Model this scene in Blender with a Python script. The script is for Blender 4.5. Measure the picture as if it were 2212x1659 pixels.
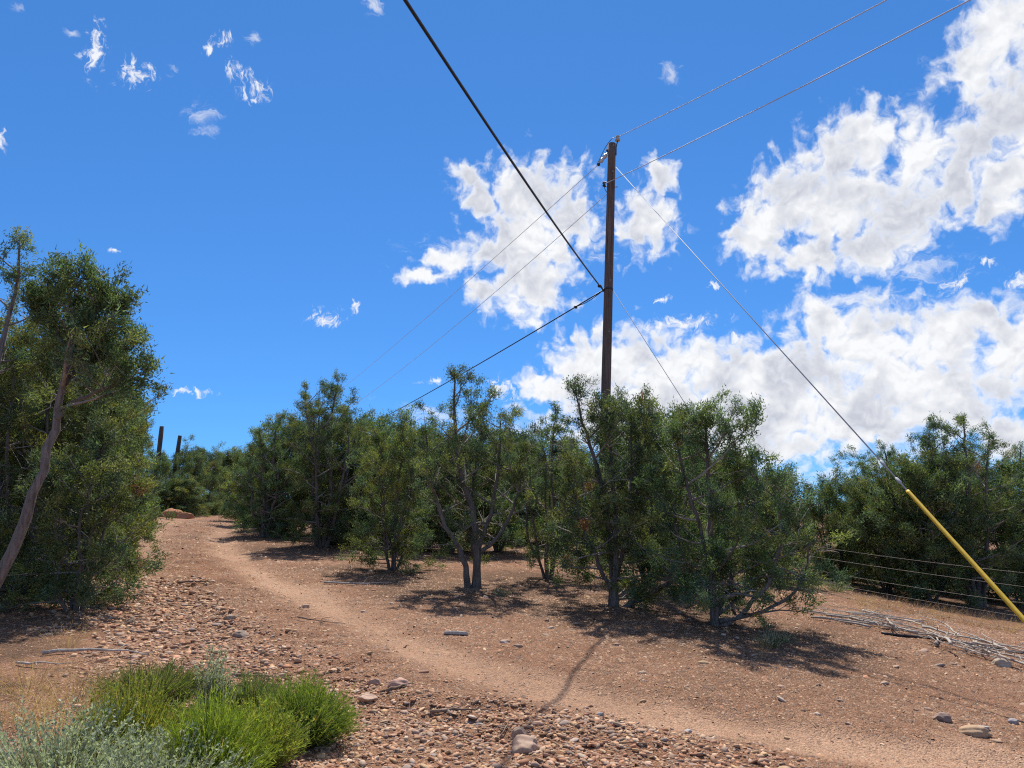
import bpy, math, random
import numpy as np
from mathutils import Vector, Matrix

# ------------------------------------------------------------------ reset
for o in list(bpy.data.objects):
    bpy.data.objects.remove(o)
SC = bpy.context.scene
COL = SC.collection
R = math.radians

# ------------------------------------------------------------------ camera
CAM = np.array([0.0, 0.0, 1.6])
PITCH = R(10.4)
F = 1534.0                       # focal length in pixels of a 2212 x 1659 frame
cam = bpy.data.cameras.new('camera')
cam.sensor_width = 36.0
cam.lens = 36.0 * F / 2212.0
cam.clip_start = 0.05
cam.clip_end = 5000
cam_o = bpy.data.objects.new('camera', cam)
COL.objects.link(cam_o)
cam_o.location = CAM
cam_o.rotation_euler = (R(90) + PITCH, 0, 0)
SC.camera = cam_o

# ------------------------------------------------------------------ light
SUN_EL, SUN_AZ = R(56), R(1)    # azimuth measured from +Y towards +X
S = np.array([math.sin(SUN_AZ) * math.cos(SUN_EL), math.cos(SUN_AZ) * math.cos(SUN_EL), math.sin(SUN_EL)])
sun = bpy.data.lights.new('sun', 'SUN')
sun.energy = 4.8
sun.angle = R(0.53)
sun.color = (1.0, 0.94, 0.84)
sun_o = bpy.data.objects.new('sun', sun)
COL.objects.link(sun_o)
sun_o.location = (0, 0, 30)
sun_o.rotation_euler = Vector(-S).to_track_quat('-Z', 'Y').to_euler()

SC.view_settings.view_transform = 'Standard'
SC.view_settings.look = 'None'
SC.view_settings.gamma = 1.0
SC.view_settings.exposure = 0.52
SC.cycles.use_denoising = False      # keep the grain of foliage and gravel crisp
SC.cycles.filter_width = 1.15
SC.cycles.max_bounces = 6
SC.cycles.transparent_max_bounces = 8


def ray(px, py):
    """direction in the world of a pixel of the 2212 x 1659 photograph"""
    u = (px - 1106.0) / F
    v = (829.5 - py) / F
    return np.array([u, math.cos(PITCH) - v * math.sin(PITCH), v * math.cos(PITCH) + math.sin(PITCH)])


def azel(px, py):
    d = ray(px, py)
    d = d / np.linalg.norm(d)
    return math.degrees(math.atan2(d[0], d[1])), math.degrees(math.asin(d[2]))


# ------------------------------------------------------------------ world: Nishita sky with fair-weather cumulus
W = bpy.data.worlds.new('World')
SC.world = W
W.use_nodes = True
W.cycles.sampling_method = 'MANUAL'
W.cycles.sample_map_resolution = 512
nt = W.node_tree
nt.nodes.clear()
N = nt.nodes.new
L = nt.links.new


def mth(op, a, b=None, c=None, clamp=False):
    n = N('ShaderNodeMath')
    n.operation = op
    n.use_clamp = clamp
    for i, v in enumerate((a, b, c)):
        if v is None:
            continue
        if isinstance(v, (int, float)):
            n.inputs[i].default_value = v
        else:
            L(v, n.inputs[i])
    return n.outputs[0]


def vmth(op, a, b=None, c=None, out=0):
    n = N('ShaderNodeVectorMath')
    n.operation = op
    for i, v in enumerate((a, b, c)):
        if v is None:
            continue
        if isinstance(v, tuple):
            n.inputs[i].default_value = v
        else:
            L(v, n.inputs[i])
    return n.outputs[out]


def sstep(v, lo, hi, a=0.0, b=1.0):
    n = N('ShaderNodeMapRange')
    n.interpolation_type = 'SMOOTHSTEP'
    L(v, n.inputs['Value'])
    n.inputs['From Min'].default_value = lo
    n.inputs['From Max'].default_value = hi
    n.inputs['To Min'].default_value = a
    n.inputs['To Max'].default_value = b
    return n.outputs['Result']


def wnoise(vec, scale, detail, rough, lac=2.0, dist=0.0):
    n = N('ShaderNodeTexNoise')
    n.noise_dimensions = '2D'
    L(vec, n.inputs['Vector'])
    n.inputs['Scale'].default_value = scale
    n.inputs['Detail'].default_value = detail
    n.inputs['Roughness'].default_value = rough
    n.inputs['Lacunarity'].default_value = lac
    n.inputs['Distortion'].default_value = dist
    return n


tc = N('ShaderNodeTexCoord')
sky = N('ShaderNodeTexSky')
sky.sky_type = 'NISHITA'
sky.sun_disc = False
sky.sun_elevation = SUN_EL
sky.sun_rotation = SUN_AZ
sky.altitude = 1800
sky.air_density = 1.0
sky.dust_density = 0.1
sky.ozone_density = 2.2
hsv = N('ShaderNodeMix')          # the camera's vivid blue
hsv.data_type = 'RGBA'
hsv.blend_type = 'MULTIPLY'
hsv.inputs[0].default_value = 1.0
hsv.inputs[7].default_value = (0.40, 1.01, 1.84, 1)
gam = N('ShaderNodeGamma')
gam.inputs['Gamma'].default_value = 0.66
L(sky.outputs[0], gam.inputs['Color'])
L(gam.outputs[0], hsv.inputs[6])

sep = N('ShaderNodeSeparateXYZ')
L(tc.outputs['Generated'], sep.inputs[0])
az = mth('MULTIPLY', mth('ARCTAN2', sep.outputs[0], sep.outputs[1]), 57.29578)
el = mth('MULTIPLY', mth('ARCSINE', sep.outputs[2]), 57.29578)
cmb = N('ShaderNodeCombineXYZ')
L(az, cmb.inputs[0])
L(el, cmb.inputs[1])
P = cmb.outputs[0]
wa = wnoise(P, 0.30, 4.0, 0.6)
off = vmth('MULTIPLY', vmth('SUBTRACT', wa.outputs['Color'], (0.5, 0.5, 0.5)), (2.2, 2.2, 0.0))
PW = vmth('ADD', P, off)


def field(blobs):
    acc = None
    for (x, y, rx, ry) in blobs:
        a0, e0 = azel(x, y)
        ax = abs(azel(x + 10, y)[0] - azel(x - 10, y)[0]) / 20 * rx
        ey = abs(azel(x, y + 10)[1] - azel(x, y - 10)[1]) / 20 * ry
        sx, sy = 1 / max(ax, .05), 1 / max(ey, .05)
        d = vmth('LENGTH', vmth('MULTIPLY_ADD', PW, (sx, sy, 0), (-a0 * sx, -e0 * sy, 0)), out=1)
        if acc is None:
            acc = d
        else:
            acc = mth('SMOOTH_MIN', acc, d, 0.25)
    return mth('SUBTRACT', 1.0, acc)


CUMULUS = [
    # tall cloud left of the pole
    (1150, 425, 105, 70), (1130, 520, 85, 95), (1150, 610, 78, 75), (1220, 470, 55, 65), (1205, 545, 30, 40),
    (1003, 385, 30, 34), (1035, 430, 28, 40), (1050, 545, 45, 28), (1048, 635, 32, 34), (910, 598, 50, 18),
    (965, 560, 45, 24),
    # right of the pole
    (1392, 480, 58, 66), (1428, 392, 26, 42),
    # the broken bank on the right
    (1868, 300, 80, 62), (1810, 350, 85, 80), (1720, 430, 90, 75), (1640, 500, 65, 62), (1815, 445, 130, 80),
    (1780, 555, 110, 42), (1985, 345, 60, 90), (1965, 450, 80, 70), (1890, 530, 95, 50), (2070, 400, 50, 60),
    # top right
    (2165, 50, 85, 85), (2115, 140, 85, 62), (2170, 240, 95, 100), (2110, 320, 70, 70), (2185, 390, 60, 70),
    (2150, 450, 50, 40),
    # lower right bank
    (1790, 690, 70, 48), (1870, 745, 120, 80), (2040, 735, 130, 75), (2160, 760, 100, 100), (1990, 830, 240, 90),
    (1740, 820, 130, 90), (2135, 672, 32, 26), (2060, 905, 110, 30), (1850, 900, 230, 75), (2180, 930, 60, 40),
    # behind the pole
    (1340, 790, 105, 72), (1260, 800, 70, 70), (1440, 800, 105, 62), (1195, 840, 55, 36), (1400, 870, 200, 90),
    (1600, 830, 140, 85), (1520, 775, 60, 36), (1600, 920, 260, 80), (1680, 850, 120, 90), (1500, 900, 150, 70), (1150, 815, 30, 22),
]
SMALL_CLOUDS = [
    (1088, 838, 34, 20), (703, 690, 34, 22), (760, 665, 14, 10), (405, 843, 42, 9), (202, 110, 22, 50),
    (292, 157, 32, 36), (484, 82, 24, 14), (450, 100, 12, 16), (548, 185, 32, 26), (506, 158, 14, 20),
    (0, 305, 18, 22), (238, 536, 16, 6), (2072, 612, 20, 20), (2205, 607, 24, 20), (935, 831, 22, 9),
    (1432, 642, 14, 9), (1548, 612, 15, 9), (1470, 700, 80, 14), (1590, 735, 22, 8), (2135, 572, 24, 10),
]
WISPS = [
    (550, 84, 30, 22), (440, 260, 40, 46), (1455, 165, 34, 40), (365, 147, 20, 16), (1262, 500, 70, 55),
    (1290, 560, 40, 20), (2010, 580, 120, 40), (1850, 640, 150, 24), (1950, 990, 330, 34), (1820, 1030, 330, 26),
    (980, 560, 110, 50), (1470, 700, 110, 26), (805, 8, 30, 22), (2215, 660, 60, 40), (1350, 930, 330, 50),
    (30, 10, 30, 20), (155, 72, 16, 12), (950, 900, 160, 30), (1990, 200, 30, 20), (1100, 935, 120, 30),
]
fC = field(CUMULUS)
fW = field(WISPS)
fS = field(SMALL_CLOUDS)
# the same kind of sky goes on outside the frame
big = wnoise(P, 0.055, 3.0, 0.55)
edge = mth('MAXIMUM', sstep(mth('ABSOLUTE', az), 38.0, 46.0), sstep(el, 41.0, 48.0))
gen = mth('MULTIPLY_ADD', mth('SUBTRACT', big.outputs['Fac'], 0.585), 9.0, 0.0)
fG = mth('SUBTRACT', gen, mth('MULTIPLY', mth('SUBTRACT', 1.0, edge), 6.0))
fA = mth('MAXIMUM', fC, fG)
n1 = wnoise(PW, 0.75, 8.0, 0.51, 2.15)
PU = vmth('ADD', PW, (-0.08, 0.42, 0.0))
n2 = wnoise(PU, 0.75, 5.0, 0.58, 2.15)
n5 = wnoise(P, 0.22, 3.0, 0.5)


def billow(vec):
    n = N('ShaderNodeTexVoronoi')
    n.voronoi_dimensions = '2D'
    n.feature = 'SMOOTH_F1'
    n.normalize = True
    L(vec, n.inputs['Vector'])
    n.inputs['Scale'].default_value = 0.62
    n.inputs['Detail'].default_value = 2.5
    n.inputs['Roughness'].default_value = 0.55
    n.inputs['Smoothness'].default_value = 0.35
    return n.outputs['Distance']


b1 = billow(PW)
b2 = billow(PU)
val = mth('ADD', fA, mth('MULTIPLY', mth('SUBTRACT', n1.outputs['Fac'], 0.48), 1.9))
val = mth('ADD', val, mth('MULTIPLY', mth('SUBTRACT', 0.45, b1), 1.6))
aC = sstep(val, -0.26, 0.78)
PS = vmth('MULTIPLY', PW, (0.7, 1.7, 1.0))
n3 = wnoise(PS, 0.5, 8.0, 0.66, 2.2, 0.6)
valW = mth('ADD', fW, mth('MULTIPLY', mth('SUBTRACT', n3.outputs['Fac'], 0.55), 3.4))
aW = mth('MULTIPLY', sstep(valW, -0.05, 1.3), 0.62)
n4 = wnoise(vmth('MULTIPLY', PW, (1.25, 0.8, 1.0)), 1.5, 8.0, 0.62, 2.2, 0.4)
valS = mth('ADD', mth('MULTIPLY', fS, 0.75), mth('MULTIPLY', mth('SUBTRACT', n4.outputs['Fac'], 0.52), 3.6))
aS = mth('MULTIPLY', sstep(valS, -0.15, 0.85), 0.92)
aC = mth('MAXIMUM', aC, mth('MULTIPLY', aS, sstep(fS, -1.1, 0.0)))
alpha = mth('SUBTRACT', 1.0, mth('MULTIPLY', mth('SUBTRACT', 1.0, aC), mth('SUBTRACT', 1.0, aW)))
alpha = mth('MULTIPLY', alpha, sstep(el, -1.0, 1.5))
# self-shading of the clouds: thick parts and undersides are greyer
relief = mth('ADD', mth('MULTIPLY', mth('SUBTRACT', n2.outputs['Fac'], n1.outputs['Fac']), 0.6), mth('MULTIPLY', mth('SUBTRACT', b1, b2), 0.9))
thick = mth('MULTIPLY', sstep(val, 0.25, 0.95), sstep(n5.outputs['Fac'], 0.34, 0.60, 0.10, 1.0))
shade = mth('ADD', mth('MULTIPLY', thick, 0.82), mth('MULTIPLY', relief, 1.25), clamp=True)
cc = N('ShaderNodeMix')
cc.data_type = 'RGBA'
L(shade, cc.inputs[0])
cc.inputs[6].default_value = (6.7, 6.8, 6.95, 1)
cc.inputs[7].default_value = (4.05, 4.25, 4.85, 1)
mixc = N('ShaderNodeMix')
mixc.data_type = 'RGBA'
L(alpha, mixc.inputs[0])
L(hsv.outputs[2], mixc.inputs[6])
L(cc.outputs[2], mixc.inputs[7])
bg = N('ShaderNodeBackground')
bg.inputs['Strength'].default_value = 0.1
L(mixc.outputs[2], bg.inputs['Color'])
wo = N('ShaderNodeOutputWorld')
L(bg.outputs[0], wo.inputs['Surface'])


# ================================================================== helpers
def vnoise(x, y, seed=0):
    """smooth value noise, vectorised, in [-1, 1]"""
    xi = np.floor(x).astype(np.int64)
    yi = np.floor(y).astype(np.int64)
    xf = x - xi
    yf = y - yi
    u = xf * xf * (3 - 2 * xf)
    v = yf * yf * (3 - 2 * yf)

    def h(a, b):
        n = (a * 374761393 + b * 668265263 + seed * 1442695041) & 0xFFFFFFFF
        n = ((n ^ (n >> 13)) * 1274126177) & 0xFFFFFFFF
        n = n ^ (n >> 16)
        return (n & 0xFFFF) / 32767.5 - 1
    return (h(xi, yi) * (1 - u) + h(xi + 1, yi) * u) * (1 - v) + (h(xi, yi + 1) * (1 - u) + h(xi + 1, yi + 1) * u) * v


def fbm(x, y, seed=0, octv=4):
    s, a, t = 0, 1.0, 0
    for i in range(octv):
        s = s + a * vnoise(x * 2 ** i, y * 2 ** i, seed + i * 17)
        t += a
        a *= 0.5
    return s / t


def base_z(x, y):
    p = 0.028 * y - 0.05 * x - 0.14 - 0.055 * np.log1p(np.exp(np.clip((x - 4.2) * 2, -40, 40))) / 2
    return np.where(p > 0, 1.9 * np.tanh(p / 1.9), 2.2 * np.tanh(p / 2.2))


def on_base(px, py, zfun):
    d = ray(px, py)
    t0, t = 0.0, 0.5
    while t < 400:
        p = CAM + d * t
        if p[2] < float(zfun(np.array(p[0]), np.array(p[1]))):
            break
        t0 = t
        t *= 1.03
    for _ in range(40):
        m = (t0 + t) / 2
        p = CAM + d * m
        if p[2] < float(zfun(np.array(p[0]), np.array(p[1]))):
            t = m
        else:
            t0 = m
    return CAM + d * t


def path(pts):
    return np.array([on_base(x, y, base_z)[:2] for x, y in pts])


RTRACK = np.vstack([[[-40, 62]], path([(545, 1116), (490, 1137), (470, 1160), (500, 1195), (560, 1235), (640, 1275), (760, 1330),
                                       (880, 1385), (1000, 1430), (1150, 1470), (1350, 1515), (1600, 1565), (1900, 1615)]), [[7.0, 4.2], [14, 2.0]]])
LTRACK = np.vstack([[[-42, 60]], path([(400, 1116), (340, 1133), (315, 1165), (305, 1210), (310, 1270), (350, 1340), (440, 1410),
                                       (580, 1490), (730, 1555), (900, 1610)]), [[0.2, 4.0], [3.5, 1.5], [9, -1]]])
ROADPOLY = np.vstack([path([(285, 1122), (262, 1165), (236, 1215), (222, 1260), (215, 1310), (205, 1370), (250, 1430), (340, 1475), (480, 1500),
                            (560, 1550), (590, 1620)]), [[-1.4, 3.5], [0.5, 0.5], [6, -4], [16, -4], [16, 3.5]],
                      path([(2180, 1600), (2000, 1562), (1700, 1518), (1400, 1472), (1150, 1428), (960, 1375), (820, 1305), (680, 1250), (570, 1195),
                            (520, 1155), (570, 1116)]), [[-38, 64], [-44, 58]]])


def dist_path(x, y, pts):
    best = np.full(x.shape, 1e9)
    for a, b in zip(pts[:-1], pts[1:]):
        ab = b - a
        t = np.clip(((x - a[0]) * ab[0] + (y - a[1]) * ab[1]) / (ab @ ab + 1e-9), 0, 1)
        best = np.minimum(best, np.hypot(x - a[0] - t * ab[0], y - a[1] - t * ab[1]))
    return best


def in_poly(x, y, poly):
    c = np.zeros(x.shape, bool)
    n = len(poly)
    for i in range(n):
        x0, y0 = poly[i]
        x1, y1 = poly[(i + 1) % n]
        cond = (y0 > y) != (y1 > y)
        c ^= cond & (x < (x1 - x0) * (y - y0) / (y1 - y0 + 1e-12) + x0)
    return c


def road_mask(x, y):
    wx = x + 0.25 * fbm(x * 0.9, y * 0.9, 5, 3)
    wy = y + 0.25 * fbm(x * 0.9, y * 0.9, 9, 3)
    return in_poly(wx, wy, ROADPOLY)


def sm(v, a, b):
    t = np.clip((v - a) / (b - a), 0, 1)
    return t * t * (3 - 2 * t)


def zones(x, y):
    """sand (tyre track), gravel (left wash) and litter (under the junipers), all 0..1"""
    n = fbm(x * 1.1, y * 1.1, 31, 4)
    dr = dist_path(x, y, RTRACK)
    dl = dist_path(x, y, LTRACK)
    sand = sm(dr + n * 0.34, 0.66, 0.10) * (.85 + .4 * fbm(x * .7, y * .7, 41, 3))
    sand = np.clip(sand, 0, 1)
    sand = np.maximum(sand, sm(dl + n * 0.3, 0.75, 0.15) * sm(y, 13, 19) * .7)
    gravel = sm(dl + n * 0.6, 1.35, 0.45)
    near = sm(np.hypot(x - 0.3, y - 4.7) + n * 0.5, 2.1, 1.1)
    gravel = np.maximum(gravel, near) * (1 - sand * 0.9)
    return sand, gravel, dr, dl


def ground_z(x, y):
    x = np.asarray(x, float)
    y = np.asarray(y, float)
    z = base_z(x, y)
    far = np.clip(1 - np.hypot(x, y - 8) / 70, 0, 1)
    dr = dist_path(x, y, RTRACK)
    dl = dist_path(x, y, LTRACK)
    z = z - 0.055 * sm(dr, 0.55, 0.1) - 0.06 * sm(dl, 1.0, 0.2)
    # washed ledges between the two wheel tracks
    mid = sm(dr, 0.4, 0.8) * sm(dl, 0.3, 0.7) * sm(dr + dl, 4.0, 1.5)
    led = fbm(x * 1.3 + y * 0.5, y * 3.2, 77, 4)
    z = z + mid * 0.04 * np.tanh(led * 3.2)
    z = z + far * (0.05 * fbm(x * 0.5, y * 0.5, 3, 3) + 0.02 * fbm(x * 2.3, y * 2.3, 4, 3) + 0.007 * fbm(x * 9, y * 9, 6, 2))
    return z


def gz(x, y):
    return float(ground_z(np.array([x]), np.array([y]))[0])


def G(px, py):
    """the point of the ground that a pixel of the photograph shows"""
    p = on_base(px, py, base_z)
    return np.array([p[0], p[1], gz(p[0], p[1])])


class MB:
    """collects numpy geometry and links it as one mesh object"""

    def __init__(self):
        self.v, self.f, self.c, self.n = [], [], [], 0

    def add(self, v, f, c=None):
        v = np.asarray(v, np.float32).reshape(-1, 3)
        f = np.asarray(f, np.int32)
        self.v.append(v)
        self.f.append(f + self.n)
        if c is None:
            c = np.ones((len(v), 3), np.float32)
        c = np.asarray(c, np.float32)
        if c.ndim == 1:
            c = np.tile(c, (len(v), 1))
        self.c.append(c)
        self.n += len(v)

    def mesh(self, name, smooth=False):
        m = bpy.data.meshes.new(name)
        if not self.v:
            return m
        v = np.vstack(self.v)
        c = np.vstack(self.c)
        m.vertices.add(len(v))
        m.vertices.foreach_set('co', v.ravel())
        loops = np.concatenate([f.ravel() for f in self.f])
        tot = np.concatenate([np.full(len(f), f.shape[1], np.int32) for f in self.f])
        start = np.concatenate([[0], np.cumsum(tot)[:-1]]).astype(np.int32)
        m.loops.add(len(loops))
        m.loops.foreach_set('vertex_index', loops.astype(np.int32))
        m.polygons.add(len(tot))
        m.polygons.foreach_set('loop_start', start)
        m.polygons.foreach_set('loop_total', tot)
        if smooth:
            m.polygons.foreach_set('use_smooth', np.ones(len(tot), bool))
        a = m.attributes.new('tint', 'FLOAT_COLOR', 'POINT')
        a.data.foreach_set('color', np.hstack([c, np.ones((len(c), 1), np.float32)]).ravel())
        m.update(calc_edges=True)
        return m

    def build(self, name, mat, parent=None, smooth=False):
        return link(name, self.mesh(name, smooth), mat, parent)

    def tube(self, pts, rad, sides=6, c=None, cap=True, rough=0.0, rng=None):
        pts = np.asarray(pts, float)
        n = len(pts)
        rad = np.broadcast_to(np.asarray(rad, float), (n,))
        tg = np.gradient(pts, axis=0)
        tg /= np.linalg.norm(tg, axis=1)[:, None] + 1e-9
        ref = np.array([0.31, 0.83, 0.21]) if abs(tg[n // 2] @ np.array([0.31, 0.83, 0.21])) < 0.8 else np.array([0.9, -0.2, 0.3])
        s = np.cross(tg, ref)
        s /= np.linalg.norm(s, axis=1)[:, None] + 1e-9
        t = np.cross(tg, s)
        a = np.arange(sides) / sides * 2 * np.pi
        rr = np.ones((n, sides))
        if rough and rng is not None:
            rr = 1 + rough * (rng.standard_normal((1, sides)) * 0.7 + rng.standard_normal((n, sides)) * 0.5)
        v = pts[:, None] + rad[:, None, None] * rr[..., None] * (np.cos(a)[None, :, None] * s[:, None] + np.sin(a)[None, :, None] * t[:, None])
        i = np.arange(n - 1)[:, None] * sides
        j = np.arange(sides)[None]
        k = (j + 1) % sides
        f = np.stack([i + j, i + k, i + sides + k, i + sides + j], -1).reshape(-1, 4)
        self.add(v.reshape(-1, 3), f, c)
        if cap:
            self.f.append(np.arange(sides)[None, ::-1].astype(np.int32) + self.n - n * sides)
            self.f.append(np.arange(sides)[None].astype(np.int32) + self.n - sides)

    def lathe(self, c0, axis, prof, sides=12, c=None):
        """prof: list of (distance along the axis, radius)"""
        axis = np.asarray(axis, float)
        axis = axis / np.linalg.norm(axis)
        pts = np.array([np.asarray(c0) + axis * h for h, r in prof])
        ref = np.array([1.0, 0, 0]) if abs(axis[0]) < 0.8 else np.array([0, 1.0, 0])
        s = np.cross(axis, ref)
        s /= np.linalg.norm(s)
        t = np.cross(axis, s)
        a = np.arange(sides) / sides * 2 * np.pi
        rr = np.array([r for h, r in prof])
        v = pts[:, None] + rr[:, None, None] * (np.cos(a)[None, :, None] * s + np.sin(a)[None, :, None] * t)
        n = len(prof)
        i = np.arange(n - 1)[:, None] * sides
        j = np.arange(sides)[None]
        k = (j + 1) % sides
        self.add(v.reshape(-1, 3), np.stack([i + j, i + k, i + sides + k, i + sides + j], -1).reshape(-1, 4), c)
        self.f.append(np.arange(sides)[None, ::-1].astype(np.int32) + self.n - n * sides)
        self.f.append(np.arange(sides)[None].astype(np.int32) + self.n - sides)

    def box(self, c0, sx, sy, sz, rot=None, c=None):
        v = np.array([[x, y, z] for z in (-.5, .5) for y in (-.5, .5) for x in (-.5, .5)]) * (sx, sy, sz)
        if rot is not None:
            v = v @ np.array(rot).T
        f = [[0, 2, 3, 1], [4, 5, 7, 6], [0, 1, 5, 4], [2, 6, 7, 3], [0, 4, 6, 2], [1, 3, 7, 5]]
        self.add(v + np.asarray(c0), f, c)


def link(name, mesh, mat=None, parent=None):
    o = bpy.data.objects.new(name, mesh)
    COL.objects.link(o)
    if mat is not None and not mesh.materials:
        mesh.materials.append(mat)
    if parent is not None:
        o.parent = parent
    return o


def tag(o, label=None, cat=None, group=None, kind=None):
    for k, v in (('label', label), ('category', cat), ('group', group), ('kind', kind)):
        if v:
            o[k] = v
    return o


def thing(name, loc, rz=0, label=None, cat=None, group=None):
    o = bpy.data.objects.new(name, None)
    COL.objects.link(o)
    o.empty_display_size = 0.2
    o.location = loc
    o.rotation_euler = (0, 0, rz)
    return tag(o, label, cat, group)


def spline(pts, n):
    """Catmull-Rom through pts"""
    pts = np.asarray(pts, float)
    p = np.vstack([2 * pts[0] - pts[1], pts, 2 * pts[-1] - pts[-2]])
    m = len(pts) - 1
    out = []
    for t in np.linspace(0, m - 1e-6, n):
        i = int(t)
        u = t - i
        a, b, c, d = p[i:i + 4]
        out.append(0.5 * (2 * b + (c - a) * u + (2 * a - 5 * b + 4 * c - d) * u * u + (3 * b - a - 3 * c + d) * u ** 3))
    return np.array(out)


def unit(v):
    return v / (np.linalg.norm(v, axis=-1, keepdims=True) + 1e-9)


# ================================================================== materials
def mat(name):
    m = bpy.data.materials.new(name)
    m.use_nodes = True
    t = m.node_tree
    for n in list(t.nodes):
        t.nodes.remove(n)
    out = t.nodes.new('ShaderNodeOutputMaterial')
    return m, t, out


class NT:
    def __init__(self, t):
        self.t = t

    def n(self, kind, **kw):
        nd = self.t.nodes.new(kind)
        for k, v in kw.items():
            setattr(nd, k, v)
        return nd

    def l(self, a, b):
        self.t.links.new(a, b)

    def noise(self, vec, scale, detail=4, rough=0.6, dist=0):
        nd = self.n('ShaderNodeTexNoise')
        if vec is not None:
            self.l(vec, nd.inputs['Vector'])
        nd.inputs['Scale'].default_value = scale
        nd.inputs['Detail'].default_value = detail
        nd.inputs['Roughness'].default_value = rough
        nd.inputs['Distortion'].default_value = dist
        return nd.outputs['Fac']

    def mix(self, fac, a, b, blend='MIX'):
        nd = self.n('ShaderNodeMix', data_type='RGBA', blend_type=blend)
        for i, v in ((0, fac), (6, a), (7, b)):
            if isinstance(v, (int, float)):
                nd.inputs[i].default_value = v
            elif isinstance(v, tuple):
                nd.inputs[i].default_value = v if len(v) == 4 else v + (1,)
            else:
                self.l(v, nd.inputs[i])
        return nd.outputs[2]

    def ramp(self, fac, lo, hi, a=0.0, b=1.0):
        nd = self.n('ShaderNodeMapRange')
        self.l(fac, nd.inputs['Value'])
        for k, v in (('From Min', lo), ('From Max', hi), ('To Min', a), ('To Max', b)):
            nd.inputs[k].default_value = v
        return nd.outputs['Result']

    def math(self, op, a, b):
        nd = self.n('ShaderNodeMath', operation=op)
        for i, v in enumerate((a, b)):
            if isinstance(v, (int, float)):
                nd.inputs[i].default_value = v
            else:
                self.l(v, nd.inputs[i])
        return nd.outputs[0]

    def bump(self, h, strength, dist):
        nd = self.n('ShaderNodeBump')
        self.l(h, nd.inputs['Height'])
        nd.inputs['Strength'].default_value = strength
        nd.inputs['Distance'].default_value = dist
        return nd.outputs[0]

    def bsdf(self, col, rough=0.9, normal=None, metal=0.0, spec=0.3):
        nd = self.n('ShaderNodeBsdfPrincipled')
        if isinstance(col, tuple):
            nd.inputs['Base Color'].default_value = col if len(col) == 4 else col + (1,)
        else:
            self.l(col, nd.inputs['Base Color'])
        if isinstance(rough, (int, float)):
            nd.inputs['Roughness'].default_value = rough
        else:
            self.l(rough, nd.inputs['Roughness'])
        nd.inputs['Metallic'].default_value = metal
        nd.inputs['Specular IOR Level'].default_value = spec
        if normal is not None:
            self.l(normal, nd.inputs['Normal'])
        return nd.outputs[0]


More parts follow.
